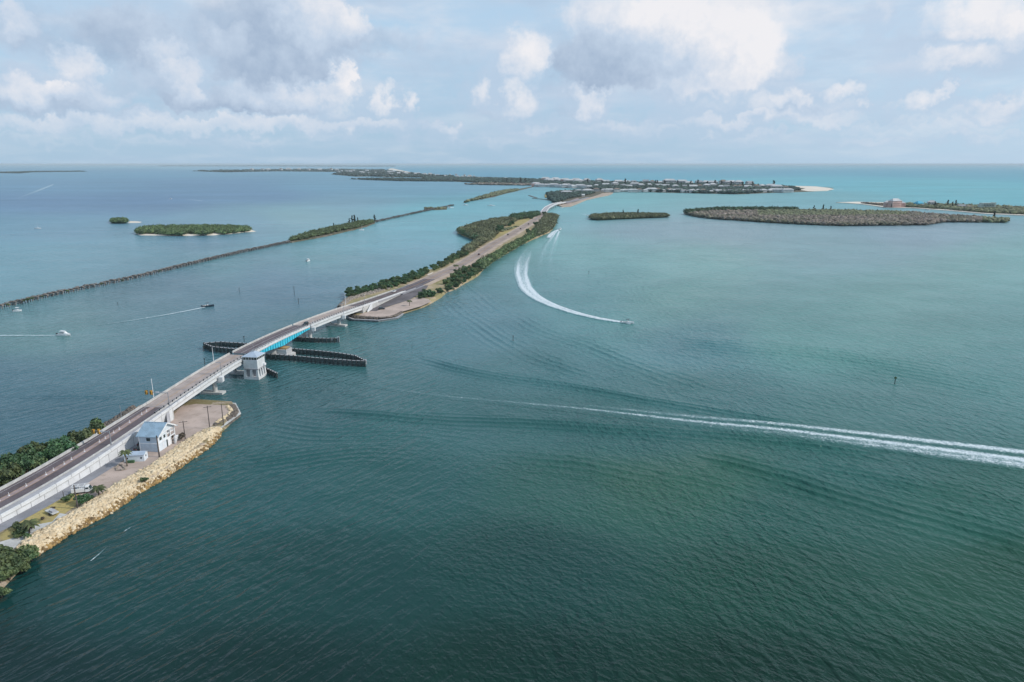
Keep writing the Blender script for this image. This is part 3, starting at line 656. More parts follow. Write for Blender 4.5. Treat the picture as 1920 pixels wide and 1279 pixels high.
# ------------------------------------------------------------------ rocks
def rock_verts(n, rg):
    base = np.array([(-1, -1, -1), (1, -1, -1), (1, 1, -1), (-1, 1, -1), (-1, -1, 1), (1, -1, 1), (1, 1, 1), (-1, 1, 1)], float) * 0.5
    V = base[None] * rg.uniform(0.55, 1.1, (n, 8, 3)) * rg.uniform(.7, 1.2, (n, 1, 3))
    q = rg.normal(size=(n, 4)); q /= np.linalg.norm(q, axis=1)[:, None]; w, x, y, z = q.T
    Rm = np.stack([1 - 2 * (y * y + z * z), 2 * (x * y - z * w), 2 * (x * z + y * w), 2 * (x * y + z * w), 1 - 2 * (x * x + z * z), 2 * (y * z - x * w), 2 * (x * z - y * w), 2 * (y * z + x * w), 1 - 2 * (x * x + y * y)], 1).reshape(n, 3, 3)
    return np.einsum('nij,nkj->nki', Rm, V)
RF = np.array([(0, 3, 2, 1), (4, 5, 6, 7), (0, 1, 5, 4), (1, 2, 6, 5), (2, 3, 7, 6), (3, 0, 4, 7)])
def rocks(name, P, size, mats, midx=None, label=None, kind='stuff', cat=None):
    n = len(P); V = rock_verts(n, nrg) * np.asarray(size)[:, None, None] + np.asarray(P)[:, None, :]
    F = (RF[None] + (np.arange(n) * 8)[:, None, None]).reshape(-1, 4)
    me = np_mesh(name, V.reshape(-1, 3), F, mats)
    if midx is not None: me.polygons.foreach_set('material_index', np.repeat(np.asarray(midx, dtype=np.int32), 6))
    o = bpy.data.objects.new(name, me); COL.objects.link(o); tag(o, label, cat, kind=kind); return o
def band_points(up, lo, n, zu, zl):
    U = lerp_path(up, 400); L = lerp_path(lo, 400); Tt = nrg.uniform(0, 1, n); s = nrg.uniform(0, 1, n) 
    i = (Tt * 399).astype(int)
    XY = U[i] * (1 - s)[:, None] + L[i] * s[:, None]
    z = zl + (zu - zl) * (1 - s ** 3.2) + 0.15 * np.sin(s * math.pi)
    return np.c_[XY + nrg.normal(0, .15, (n, 2)), z], s
up_px = [(32, 1029), (54, 1005), (96, 986), (144, 957), (180, 935), (224, 904), (272, 880), (304, 859), (346, 828), (385, 805), (408, 803)]
lo_px = [(68, 1044), (108, 1018), (156, 989), (210, 962), (258, 928), (306, 900), (354, 866), (393, 840), (413, 818), (414, 812)]
U_ = lerp_path([at(x, y, 2) for x, y in up_px], 120); L_ = lerp_path(pxw(lo_px), 120); vs = []; fs = []
for j in range(7):
    q = j / 6; XY = U_ * (1 - q) + L_ * q; vs += [(x, y, -.35 + 2.3 * (1 - q ** 3.2)) for x, y in XY]
for j in range(6): fs += [(j * 120 + i, (j + 1) * 120 + i, (j + 1) * 120 + i + 1, j * 120 + i + 1) for i in range(119)]
tag(MB().add(vs, fs).build('riprap_gap_shade', M_rockg), kind='structure')  # dark sheet under the boulders, paints the shade in their gaps
P, s = band_points([at(x, y, 2) for x, y in up_px], pxw(lo_px), 8500, 2.1, -0.05)
sz = nrg.uniform(0.45, 1.0, len(P)) * np.where(nrg.random(len(P)) < .07, 1.5, 1) ; mi = ((s + nrg.normal(0, .09, len(s))) > 0.86).astype(int)
rocks('riprap', P, sz, [M_rock, M_rockwet], mi, 'bank of tan limestone boulders sloping into the water beside the house')
# dark stones behind the seawall corner, pale sea wall cap
P, s = band_points([at(x, y, 1.8) for x, y in [(398, 797), (428, 778), (437, 770), (428, 760)]], [at(x, y, 1.2) for x, y in [(408, 803), (446, 779), (449, 775), (440, 759)]], 420, 1.8, 1.2)
rocks('dark_stones', P, nrg.uniform(.4, .9, len(P)), M_rockd, None, 'dark stones packed behind the corner of the near seawall')
P, s = band_points([at(x, y, 2.1) for x, y in [(424, 761), (431, 770), (426, 778), (404, 792)]], [at(x, y, 2.0) for x, y in [(429, 761), (437, 771), (430, 779), (408, 794)]], 130, 2.1, 2.0)
rocks('tan_stones', P, nrg.uniform(.4, .9, len(P)), M_rock, None, 'thin line of yellow stones along the edge of the near sand lot')
def wall_path(name, pts, w, z0, z1, material, label, cat='seawall', capm=None):
    e = empty(name, (*pts[0], 0), 0, label, cat)
    mb = MB(); cp = MB()
    for i in range(len(pts) - 1):
        a, b = Vector((*pts[i], 0)), Vector((*pts[i + 1], 0)); d = (b - a).normalized() * (w / 2)
        mb.bar(Vector((*pts[i], (z0 + z1) / 2)) , Vector((*pts[i + 1], (z0 + z1) / 2)), w, z1 - z0)
        cp.bar(Vector((*pts[i], z1 + .152)) - d, Vector((*pts[i + 1], z1 + .15)) + d, w * 2.0, 0.30)
    for m_, nm, mt in ((mb, 'wall_panel', material), (cp, 'cap_beam', capm or M_conc)):
        o = m_.build(nm, mt); o.parent = e; o.matrix_parent_inverse = Matrix.Translation(-e.location)
    return e
wall_path('seawall', [at(x, y, 1.2) for x, y in [(340, 755.5), (366, 752.5), (440, 757.5), (449.5, 776), (410, 805)]], 0.5, -1, 1.2, M_rockd, 'near concrete seawall with pale cap around the sand lot corner')

# ------------------------------------------------------------------ causeway island
caus_px = [(651, 595), (662, 600), (709, 602), (744, 597), (757, 588), (793, 577), (813, 567), (837, 549), (854, 543), (872, 532), (898, 516.5), (911, 501), (924.5, 490.5), (951, 475), (981, 457.5), (1008, 446), (1032, 435.5), (1042, 421), (1037, 414), (1048, 406.5), (1046, 403), (1030, 402), (1010, 405),
           (985, 408), (968, 410), (935, 415), (903, 421), (861, 432), (857, 437), (876, 445), (898, 452), (881, 463), (863, 478), (841, 493), (811, 507), (771, 518), (745, 533), (706, 544), (655, 557), (644, 565), (638, 575), (645, 588)]
caus_poly = densify(pxw(caus_px), 18, 1.2)
land('causeway_ground', caus_poly, 2.2, 2.2, M_caus)
sheet('yellow_meadow', [at(x, y, 2.2) for x, y in [(915, 460), (928, 446), (934, 436), (945, 428), (958, 421), (972, 414), (985, 410), (1008, 404), (1006, 412), (988, 421), (968, 432), (940, 449), (920, 461)]], 2.23, M_grassy)
sheet('sandy_point', [at(x, y, 2.2) for x, y in [(671, 592.5), (713, 596), (733, 594.5), (752, 585), (790, 574), (808, 566), (804, 561), (786, 557), (772, 561), (722, 578), (690, 585), (678, 588)]], 2.23, M_sand)
sheet('dark_asphalt_lot', [at(x, y, 2.2) for x, y in [(688, 584), (706, 583.5), (721, 577.5), (769, 562), (786, 552), (800, 541), (806, 531), (798, 531), (769, 547), (717, 560), (698, 568)]], 2.26, M_asphd)
wall_path('seawall', [at(x, y, 1.0) for x, y in [(651, 590), (652.5, 595), (663, 599), (709, 601), (744, 596), (755, 588.5)]], 0.8, -1, 1.0, M_wale, 'far seawall wrapping the sandy point at the end of the causeway', capm=M_shoulder)
P, s = band_points([at(x, y, 2) for x, y in [(656, 590), (672, 592.5), (713, 596), (733, 594.5), (752, 585)]], [at(x, y, .8) for x, y in [(652, 593), (663, 598), (709, 600), (743, 595.5), (754, 588.5)]], 900, 2.0, .8)
rocks('dark_stones', P, nrg.uniform(.5, 1.0, len(P)), M_rockd, None, 'dark stones packed inside the far seawall')
P, s = band_points([at(x, y, 2) for x, y in [(640, 576), (662, 562), (700, 551), (735, 541)]], [at(x, y, .3) for x, y in [(634, 576), (647, 561), (685, 549), (725, 538)]], 1100, 2.3, .2)
rocks('grey_stones', P, nrg.uniform(.7, 1.6, len(P)), M_rockg, None, 'grey rock bank left of the road where the bridge meets the causeway')
# pale sand strips beside the causeway road
for pts in ([(831, 505), (850, 495), (872, 483), (886, 479), (874, 486), (850, 499), (836, 506)], [(915, 464), (935, 452), (944, 449), (925, 461)], [(946, 444), (965, 434), (975, 429), (970, 434), (952, 444)], [(800, 515), (813, 510), (806, 517)]):
    sheet('white_sand_strip', [at(x, y, 2.2) for x, y in pts], 2.30, M_beach)
for pts in ([(790, 532), (806, 520), (820, 512), (812, 522), (800, 532)], [(862, 505), (880, 492), (900, 482), (925, 466), (905, 484), (884, 500), (870, 507)], [(985, 436), (998, 428), (1003, 424), (996, 434)]):
    sheet('orange_dirt_strip', [at(x, y, 2.2) for x, y in pts], 2.32, MATS.get('orange_dirt') or mat('orange_dirt', (0.36, 0.24, 0.14), 0.95, 0.15, 0.05))

# ------------------------------------------------------------------ ramp and fixed bridge spans
A0, A1 = sta(88), sta(254)                      # near ramp
B1 = sta(322); W0, W1 = sta(324.6), sta(384.2); C0, C1 = sta(385.4), sta(454)
E1 = sta(528); G1 = sta(1395); H1 = sta(1755)
PIVOT = sta(354.4)
bridge = empty('swing_bridge_approach', (0, 0, 0), 0, 'pale concrete approach ramp and fixed spans of the swing bridge', 'bridge')
def lane_set(parent, s0, s1, deckm, step=3.0, dz=0.0, body=None, side=None, barrier=True):
    h = hw_at
    if body: strip_obj('wall', side or M_wall, parent, s0, s1, lambda s: -h(s), h, dz - 0.02, body, step)
    strip_obj('deck_surface', deckm, parent, s0, s1, lambda s: -h(s) + .4, 3.45, dz, 0.1, step)
    strip_obj('sidewalk', M_shoulder, parent, s0, s1, 3.8, lambda s: h(s) - .3, dz + .12, 0.16, step)
    strip_obj('parapet', M_conc, parent, s0, s1, lambda s: -h(s) - .02, lambda s: -h(s) + .42, dz + .85, 0.95, step)
    strip_obj('parapet', M_wall, parent, s0, s1, lambda s: h(s) - .34, lambda s: h(s) + .04, dz + .85, 0.95, step)
    strip_obj('edge_line', M_marking, parent, s0, s1, lambda s: -h(s) + 1.5, lambda s: -h(s) + 1.66, dz + .006, None, step)
    strip_obj('edge_line', M_marking, parent, s0, s1, 2.9, 3.05, dz + .006, None, step)
    if barrier: strip_obj('barrier', M_conc, parent, s0, s1, 3.46, 3.79, dz + .55, 0.6, step)
lane_set(bridge, A0, A1, M_asph, body=lambda s: np.interp(s, RL, RP[:, 3]) - 1.0)
strip_obj('median', M_median, bridge, A0, A1, -2.7, -.9, .008, None, 3)
for o_ in (-2.85, -.9): strip_obj('centre_line', M_ymark, bridge, A0, A1, o_, o_ + .13, .012, None, 3)
strip_obj('coping', M_conc, bridge, A0, A1, lambda s: hw_at(s) + .05, lambda s: hw_at(s) + .19, -.05, .22, 3)
mb = MB(); s = A0 + 2
while s < A1 - 1:
    p, t, w_ = road_at(s, hw_at(s) + .01); zt = p.z - .3; mb.box((p.x, p.y, (zt + 1.9) / 2), (.07, .10, zt - 1.9), math.atan2(t.y, t.x)); s += 4.5
mb.build('panel_joint', M_asph2, bridge)['kind'] = 'stuff'
mb = MB(); s = A0 + 2
while s < C1:
    if s < A1 or s > C0 or s < B1:
        for q_ in (-1, 1):
            p, t, w_ = road_at(s, q_ * (hw_at(s) - .16), .40); mb.box((p.x, p.y, p.z), (.06, .50, 1.0), math.atan2(t.y, t.x))
    s += 6
mb.build('parapet_joint', M_asph2, bridge)['kind'] = 'stuff'
girder_d = lambda s: 1.9
def fixed_span(s0, s1):
    lane_set(bridge, s0, s1, M_deckc, body=lambda s: .45, side=M_conc)
    for o_ in (-1.35, -1.05): strip_obj('centre_line', M_ymark, bridge, s0, s1, o_, o_ + .12, .008, None, 3)
    for off in (-4.6, -1.6, 1.5, 4.9):
        strip_obj('girder', M_wall if off > 4 else M_conc, bridge, s0 + .3, s1 - .3, off - .35, off + .45, -.48, 1.65, 3)
fixed_span(A1 + .15, B1); fixed_span(C0, C1)
# bands on the girder line (drip ledge) and railing on the barrier
def railing(parent, s0, s1, off, z0, h, every=3.0, m=M_steel):
    mb = MB(); s = s0
    while s < s1:
        p, t, _ = road_at(s, off, z0); mb.box(p + Vector((0, 0, h / 2)), (.32, .32, h)); s += every
    strip_o = strip_obj('handrail', M_gsteel, parent, s0, s1, off - .05, off + .05, z0 + h, .1, 4)
    o = mb.build('railing_post', m, parent); o['kind'] = 'stuff'
railing(bridge, sta(247), B1, 3.62, .5, .75); railing(bridge, C0, sta(470), 3.62, .5, .75)
railing(bridge, C0, C1, 5.65, .8, .4, 3.0, M_gsteel); railing(bridge, A1, B1, 5.65, .8, .35, 3.0, M_gsteel)
# deck joints
for y in (254.6, 273, 293, 321.6, 386, 405, 424, 453.5):
    s = sta(y); strip_obj('expansion_joint', M_asph2, bridge, s, s + .45, lambda q: -hw_at(q) + .45, 3.4, .010, None, 1)
# north landing ramp
lane_set(bridge, C1 + .15, E1, M_asph, body=lambda s: max(.6, np.interp(s, RL, RP[:, 3]) - 1.6), side=M_conc)
for o_ in (-1.35, -1.05): strip_obj('centre_line', M_ymark, bridge, C1, E1, o_, o_ + .12, .008, None, 3)
def pier(y, cap=True, foot=(9.5, 3.2), cols=(0.0,), shift=0.0, capw=13.0):
    s = sta(y); p, t, _ = road_at(s); rz = math.atan2(t.y, t.x) - math.pi / 2; zt = p.z - 2.15
    e = bridge; c = Vector((math.cos(rz), math.sin(rz), 0))
    q = p + c * shift
    MB().box((q.x, q.y, .25), (foot[0], foot[1], 1.5), rz).build('pier_footing', M_conc, e)
    MB().box((q.x, q.y, -.52), (foot[0] + .05, foot[1] + .05, .5), rz).build('stained_waterline', M_wood, e)
    for cc in cols:
        k = p + c * cc; MB().tube((k.x, k.y, 1.0), (k.x, k.y, zt - 1.2), 1.05, 1.05, 14).build('pier_column', M_conc, e)
    if cap:
        MB().box((p.x, p.y, zt - .6), (capw, 1.7, 1.2), rz).build('pier_cap', M_wall, e)
    return p, c, rz
pier(291.5, cols=(-3.4, 3.4), capw=14.5, foot=(13, 3.4), shift=1.0); pier(321.5, cols=(-3.5, 3.5), foot=(12, 4), capw=11.5)
pier(386, cols=(-3.2, 0.6, 4.4), foot=(14, 3.5), shift=1.5, capw=14); pier(424, cols=(-3.4, 3.4), foot=(13.5, 3.4), shift=1.5, capw=14)
for y in (291.5, 424, 386):
    p, t, _ = road_at(sta(y), 6.9, -.1); mb = MB(); mb.box(p + Vector((0, 0, -1.6)), (1.9, 1.9, 2.2)); mb.build('lamp_pedestal', M_wall, bridge)
# abutments
for y in (254.6, 453.2):
    p, t, _ = road_at(sta(y)); rz = math.atan2(t.y, t.x) - math.pi / 2
    MB().box((p.x, p.y, (p.z - .6) / 2 - .2), (11.8, 1.2, p.z - .7), rz).build('abutment', M_conc, bridge)
# wing wall and drainage flume at the near abutment
p, t, _ = road_at(sta(250), 6.2); q = Vector((p.x + 3.2, p.y - 6.2, 2.0))
MB().add([(p.x, p.y, p.z - .3), (p.x + .1, p.y + 2.2, p.z - .3), (q.x, q.y + 1.6, 2.05), (q.x, q.y, 2.05), (p.x, p.y, 1.5), (p.x + .1, p.y + 2.2, 1.5), (q.x, q.y + 1.6, 1.5), (q.x, q.y, 1.5)],
         [(0, 3, 2, 1), (0, 4, 7, 3), (3, 7, 6, 2), (1, 2, 6, 5), (0, 1, 5, 4)]).build('wing_wall', M_shoulder, bridge)
p, t, _ = road_at(sta(466), 5.9); q, _, _ = road_at(sta(456), 7.4)
MB().add([(p.x, p.y, p.z + .8), (p.x, p.y, 1.5), (q.x, q.y, 1.5), (q.x, q.y, 3.0), (p.x + .5, p.y + .5, p.z + .8), (p.x + .5, p.y + .5, 1.5), (q.x + .5, q.y + .3, 1.5), (q.x + .5, q.y + .3, 3.0)], [(0, 1, 2, 3), (7, 6, 5, 4), (0, 3, 7, 4), (3, 2, 6, 7), (0, 4, 5, 1)]).build('wing_wall', M_wall, bridge)

# ------------------------------------------------------------------ swing span
span = empty('swing_span', (0, 0, 0), 0, 'turquoise haunched steel swing span with dark deck on the round centre pier', 'bridge span')
def gd(s): return 1.0 + 2.5 * (1 - abs(s - PIVOT) / (W1 - PIVOT)) ** 1.1 if abs(s - PIVOT) < (W1 - PIVOT) else 1.0
lane_set(span, W0, W1, M_asph, body=lambda s: .35, side=M_conc)
for o_ in (-1.35, -1.05): strip_obj('centre_line', M_marking, span, W0, W1, o_, o_ + .12, .008, None, 3)
for off in (-5.3, 5.35):
    strip_obj('girder', M_turq, span, W0, W1, off - .2, off + .25, -.38, gd, 1.5)
s = W0 + 1.0
while s < W1:
    p, t, _ = road_at(s, 5.72); d = gd(s); rz = math.atan2(t.y, t.x)
    MB().box(p + Vector((0, 0, -.4 - d / 2)), (.16, .24, d - .1), rz).build('stiffener', M_turq2, span); s += 2.6
strip_obj('bottom_flange', M_turq2, span, W0, W1, 5.1, 5.85, lambda: 0, None, 3) if False else None
s = W0 + 1.5
while s < W1:
    p, _, _ = road_at(s, -5.2, -1.0); q, _, _ = road_at(s, 5.2, -1.0); MB().bar(p, q, .25, .6).build('floor_beam', M_turq2, span); s += 6.0
railing(span, W0, W1, 3.62, .5, .7, 3.0, M_gsteel); railing(span, W0, W1, 5.65, .8, .5, 3.0, M_gsteel)
# centre pier
pv, tv, _ = road_at(PIVOT); rzv = math.atan2(tv.y, tv.x) - math.pi / 2; cv = Vector((math.cos(rzv), math.sin(rzv), 0))
pivot = empty('pivot_pier', (pv.x, pv.y, 0), rzv, 'pale concrete centre pier and machinery platform under the turquoise span', 'pier')
MB().prism([(-10, -4.5), (7, -5), (11, -2.5), (11, 2.5), (7, 5), (-10, 4.5), (-13, 0)], -.6, 1.6).build('pier_footing', M_conc, pivot)
MB().tube((0, 0, 1.6), (0, 0, 5.2), 4.6, 4.3, 24).build('pier_drum', M_conc, pivot)
MB().tube((0, 0, 5.2), (0, 0, 5.9), 3.2, 3.2, 20).build('turntable', M_steel, pivot)
MB().prism([(3.5, -3.2), (8.8, -3.2), (8.8, 2.6), (3.5, 2.6)], 1.6, 4.2).build('machinery_block', M_wall, pivot)
MB().box((6.2, -.3, 4.55), (4.2, 4.6, .7)).build('machinery_cover', M_ymark, pivot)
mb = MB()
for k in range(-3, 4): mb.bar((8.9, k * .9, 1.6), (8.9, k * .9, 5.0), .12)
mb.bar((8.9, -2.8, 5), (8.9, 2.8, 5), .12); mb.build('platform_railing', M_gsteel, pivot)['kind'] = 'stuff'

# ------------------------------------------------------------------ bridge tender tower
pt, tt, _ = road_at(sta(316.8)); rt = math.atan2(tt.y, tt.x) - math.pi / 2
ct = pt + Vector((math.cos(rt), math.sin(rt), 0)) * 9.75
tower = empty('bridge_tender_tower', (ct.x, ct.y, 0), rt, 'pale square bridge tender tower with window band and hipped roof', 'tower')
MB().box((0, 0, .3), (7.6, 8.0, 1.7)).build('base_slab', M_wall, tower)
MB().box((0, 0, -.55), (7.66, 8.06, .5)).build('stained_waterline', M_wood, tower)
for x, y in [(-3.1, -3.4), (0, -3.4), (3.1, -3.4), (3.1, -1.1), (3.1, 1.1), (3.1, 3.3), (-3.1, 3.3), (0, 3.3)]:
    mb = MB(); mb.add([(x - .65, y - .65, 1.15), (x + .65, y - .65, 1.15), (x + .65, y + .65, 1.15), (x - .65, y + .65, 1.15), (x - .38, y - .38, 4.9), (x + .38, y - .38, 4.9), (x + .38, y + .38, 4.9), (x - .38, y + .38, 4.9)],
                      [(0, 3, 2, 1), (4, 5, 6, 7), (0, 1, 5, 4), (1, 2, 6, 5), (2, 3, 7, 6), (3, 0, 4, 7)]); mb.build('column', M_tower, tower)
MB().box((-.4, .3, 3.0), (4.6, 5.2, 3.7)).build('core_wall', M_shoulder, tower)
MB().box((0, 0, 5.15), (7.4, 7.8, .5)).build('belt_course', M_shoulder, tower)
MB().box((0, 0, 7.45), (7.0, 7.4, 4.1)).build('wall', M_tower, tower)
MB().box((0, 0, 9.58), (7.12, 7.52, .16)).build('window_sill', M_trim, tower)
MB().box((0, 0, 10.36), (6.7, 7.1, 1.4)).build('window_core', M_steel, tower)
for k in range(5):
    x = -2.72 + k * 1.36; MB().box((x, -3.6, 10.36), (1.12, .12, 1.15)).build('window', M_glass, tower); MB().box((x, 3.6, 10.36), (1.12, .12, 1.15)).build('window', M_glass, tower)
    y = -2.9 + k * 1.45; MB().box((3.4, y, 10.36), (.12, 1.2, 1.15)).build('window', M_glass, tower); MB().box((-3.4, y, 10.36), (.12, 1.2, 1.15)).build('window', M_glass, tower)
for k in range(6):
    x = -3.4 + k * 1.36; MB().box((x, -3.62, 10.36), (.2, .2, 1.36)).build('mullion', M_tower, tower)
    y = -3.62 + k * 1.448; MB().box((3.43, y, 10.36), (.2, .2, 1.36)).build('mullion', M_tower, tower)
MB().box((0, 0, 11.14), (7.9, 8.3, .18)).build('eave', M_trim, tower)
r = 4.15
MB().add([(-3.95, -r, 11.24), (3.95, -r, 11.24), (3.95, r, 11.24), (-3.95, r, 11.24), (-.7, -.7, 13.0), (.7, -.7, 13.0), (.7, .7, 13.0), (-.7, .7, 13.0)],
         [(0, 1, 5, 4), (1, 2, 6, 5), (2, 3, 7, 6), (3, 0, 4, 7), (4, 5, 6, 7), (0, 3, 2, 1)]).build('roof', M_towerroof, tower)
MB().box((0, 0, 13.2), (1.1, 1.1, .4)).build('roof_vent', M_gsteel, tower)
MB().box((3.8, 2.6, 6.0), (.9, 1.5, 1.0)).build('wall_box', M_trim, tower)
MB().tube((.2, 0, 13.3), (.2, 0, 16.6), .07, .04, 6).build('antenna', M_gsteel, tower)

# ------------------------------------------------------------------ timber fenders
def fender(pts, zt, label, tip=True, gap=2.6):
    e = empty('timber_fender', (*pts[0], 0), 0, label, 'fender')
    def put(mb, nm, mt):
        o = mb.build(nm, mt); o.parent = e; o.matrix_parent_inverse = Matrix.Translation(-e.location); return o
    pile_me = None
    for i in range(len(pts) - 1):
        a, b = Vector((*pts[i], 0)), Vector((*pts[i + 1], 0)); L = (b - a).length; n = max(1, round(L / gap)); d = (b - a).normalized(); nn = Vector((-d.y, d.x, 0))
        for z in (zt - .25, zt - 1.15, zt - 2.05, .35):
            put(MB().bar(a + Vector((0, 0, z)), b + Vector((0, 0, z)), .22, .2), 'wale', M_wood)
        put(MB().bar(a + Vector((0, 0, zt + .05)) , b + Vector((0, 0, zt + .05)), .8, .12), 'walkway', M_shoulder)
        put(MB().bar(a + nn * .2 + Vector((0, 0, zt / 2 - .1)), b + nn * .2 + Vector((0, 0, zt / 2 - .1)), .06, zt - .6), 'backing_board', M_fboard)
        for k in range(n + (i == len(pts) - 2)):
            p = a.lerp(b, k / n)
            if pile_me is None: pile_me = MB().tube((0, 0, -1.0), (0, 0, zt + .5), .3, .26, 8).mesh('pile', M_wood)
            for sgn in (-.42,):
                o = bpy.data.objects.new('pile', pile_me); COL.objects.link(o); o.parent = e; o.location = p + nn * sgn - e.location
    return e
Z = 3.0
fender([at(x, y, Z) for x, y in [(546, 653.5), (590, 657), (635, 661.7), (666, 666.7), (685, 676)]], Z, 'upper side of the long dark timber fender running right from the centre pier')
fender([at(x, y, Z) for x, y in [(500, 664), (551, 667), (616.6, 673), (660, 676), (685, 677)]], Z, 'lower side of the long dark timber fender running right from the centre pier')
fender([at(x, y, Z) for x, y in [(383, 643), (415, 641), (463, 644), (500, 648)]], Z, 'far side of the dark timber fender left of the bridge')
fender([at(x, y, Z) for x, y in [(383, 644), (398, 650), (442, 654.5), (470, 657)]], Z, 'near side of the dark timber fender left of the bridge')
fender([at(x, y, 2.6) for x, y in [(549, 631.5), (590, 634), (612, 634.5), (635, 634)]], 2.6, 'short straight timber fender under the far end of the turquoise span')
fender([at(x, y, 2.4) for x, y in [(486, 687.5), (502, 691.5), (520, 700)]], 2.4, 'short curved timber fender just right of the bridge tender tower')
def marker_board(px, py, z, w, h, m, label):
    a = at(px, py, z); e = empty('fender_board', (a[0], a[1], 0), 0, label, 'marker board')
    MB().box((0, -.35, z), (w, .12, h)).build('board', m, e); MB().box((0, -.22, z - .2), (.16, .14, h + .8)).build('post', M_wood, e)
marker_board(685.8, 678, 2.2, 1.2, 2.8, M_white, 'tall white board on the right tip of the long fender')
marker_board(677, 679, 1.8, 1.3, .9, M_white, 'small white board beside the tip of the long fender')
marker_board(671, 679.5, 1.8, 1.6, .9, M_white, 'second white board left of the tip of the long fender')
marker_board(635, 636, 1.9, 1.1, 3.4, M_white, 'tall white board on the tip of the short far fender')
marker_board(622, 637, 1.6, 1.2, 1.1, M_white, 'square white board on the face of the short far fender')

# ------------------------------------------------------------------ causeway road and far bridge
tag(strip_obj('causeway_road', M_asph, None, E1, sta(590), -5.5, 5.5, 0.02, 1.2, 6), kind='structure')
tag(strip_obj('causeway_road', M_croad, None, sta(590) + .02, G1, -5.3, 5.3, 0.02, 1.2, 6), kind='structure')
tag(strip_obj('road_shoulder', M_asph2, None, E1 - 10, sta(560), -7.2, 7.6, -.12, 1.0, 6), kind='structure')
tag(strip_obj('road_shoulder', M_cshl, None, sta(560) + .02, G1, -9.0, 10.5, -.12, 1.0, 6), kind='structure')
for off in (-3.7, 3.6): tag(strip_obj('edge_line', M_marking, None, E1, G1, off, off + .18, .03, None, 6), kind='structure')
tag(strip_obj('centre_line', M_ymark, None, E1, G1, -.2, .2, .03, None, 6), kind='structure')
tag(strip_obj('road_kerb', M_shoulder, None, sta(478), sta(545), 5.9, 6.3, .45, .9, 5), kind='structure')
fb = empty('causeway_bridge', (0, 0, 0), 0, 'pale curved concrete bridge at the far end of the causeway', 'bridge')
strip_obj('deck_surface', M_shoulder, fb, G1, H1, -5.4, 5.2, 0, .3, 8)
strip_obj('girder', M_conc, fb, G1, H1, -5.2, 5.5, -.32, 1.5, 8)
strip_obj('parapet', M_wall, fb, G1, H1, 5.2, 5.7, 1.1, 1.6, 8); strip_obj('parapet', M_wall, fb, G1, H1, -5.9, -5.4, 1.1, 1.6, 8)
s = G1 + 55
while s < H1 - 10:
    p, t, _ = road_at(s); c = Vector((t.y, -t.x, 0)); MB().bar(p + c * -5 + Vector((0, 0, -2.3)), p + c * 7.0 + Vector((0, 0, -2.3)), 2.0, 1.2).build('pier_cap', M_wall, fb)
    for o_ in (-3.5, 4.2): k = p + c * o_; MB().tube((k.x, k.y, -.5), (k.x, k.y, k.z - 2.8), 1.1, 1.1, 8).build('pier_column', M_wall, fb)
    s += 36
# fill under the landing of the far bridge
tag(strip_obj('bridge_embankment', M_caus, None, sta(1270), G1 + 4, -9, 9, -.6, lambda s: max(.5, np.interp(s, RL, RP[:, 3]) - .8), 8), kind='structure')
tag(strip_obj('far_road', M_asph2, None, H1, sta(2090), -5, 5, 0.05, 3.2, 8), kind='structure')

# ------------------------------------------------------------------ house, shed, vehicles on the near lot
hF = at3(298.8, 848, 2.0); g = Vector((0.10, 0.995, 0)).normalized(); a_ = math.atan2(g.y, g.x) - math.pi / 2
# local frame: +x toward the water (gable face at x=0), +y along the gable, origin at the front corner
house = empty('raised_house', (hF.x, hF.y, 2.0), a_, 'two storey pale house with white trim and blue metal gable roof', 'house')
HW, HD, Hh = 10.2, 7.0, 6.1
MB().box((-HD / 2 - .15, 2.6, 3.0), (HD - .3, 5.1, 5.9)).build('wall', M_siding, house)
MB().box((-.07, 2.6, 3.02), (.16, 5.0, 5.9)).build('gable_wall', M_gable, house)
MB().box((-3.4, 7.7, 4.5), (6.4, 4.6, .25)).build('porch_floor', M_trim, house)
MB().box((-5.0, 7.7, 3.0), (3.6, 4.4, 5.8)).build('rear_wall', M_siding, house)
for x, y in [(-.1, 5.3), (-.1, 7.4), (-.1, HW - .15), (-3.3, HW - .15), (-HD + .1, HW - .15), (-.1, .1), (-HD + .1, .1), (-.1, 2.7)]:
    MB().box((x, y, 3.05), (.34, .34, 6.1)).build('post', M_trim, house)
for z in (3.15, 6.0):
    MB().box((0.02, HW / 2, z), (.22, HW - .3, .35)).build('trim_band', M_trim, house)
    MB().box((-HD / 2, -.02, z), (HD, .22, .3)).build('trim_band', M_trim, house)
MB().box((-.02, 6.3, 1.5), (.2, 1.6, 2.9)).build('wall_panel', M_trim, house)
MB().box((0.02, 5.0, 1.35), (.12, .7, 2.6)).build('door', M_glass, house)
MB().box((0.04, 1.6, 4.5), (.1, 1.2, 1.1)).build('window', M_glass, house)
MB().box((0.04, 3.9, 4.5), (.1, 1.0, 1.1)).build('window', M_glass, house)
MB().box((-3.5, -.04, 4.6), (1.3, .1, 1.1)).build('window', M_glass, house)
MB().bar((-.1, 7.5, 5.4), (-.1, HW - .2, 5.4), .12).build('handrail', M_trim, house)
rz_, ov = 8.9, .7
MB().add([(.05, 0.1, Hh), (.05, HW - .1, Hh), (.05, HW / 2, rz_ - .1), (-.12, .1, Hh), (-.12, HW - .1, Hh), (-.12, HW / 2, rz_ - .1)], [(0, 1, 2), (5, 4, 3)]).build('gable', M_gable, house)
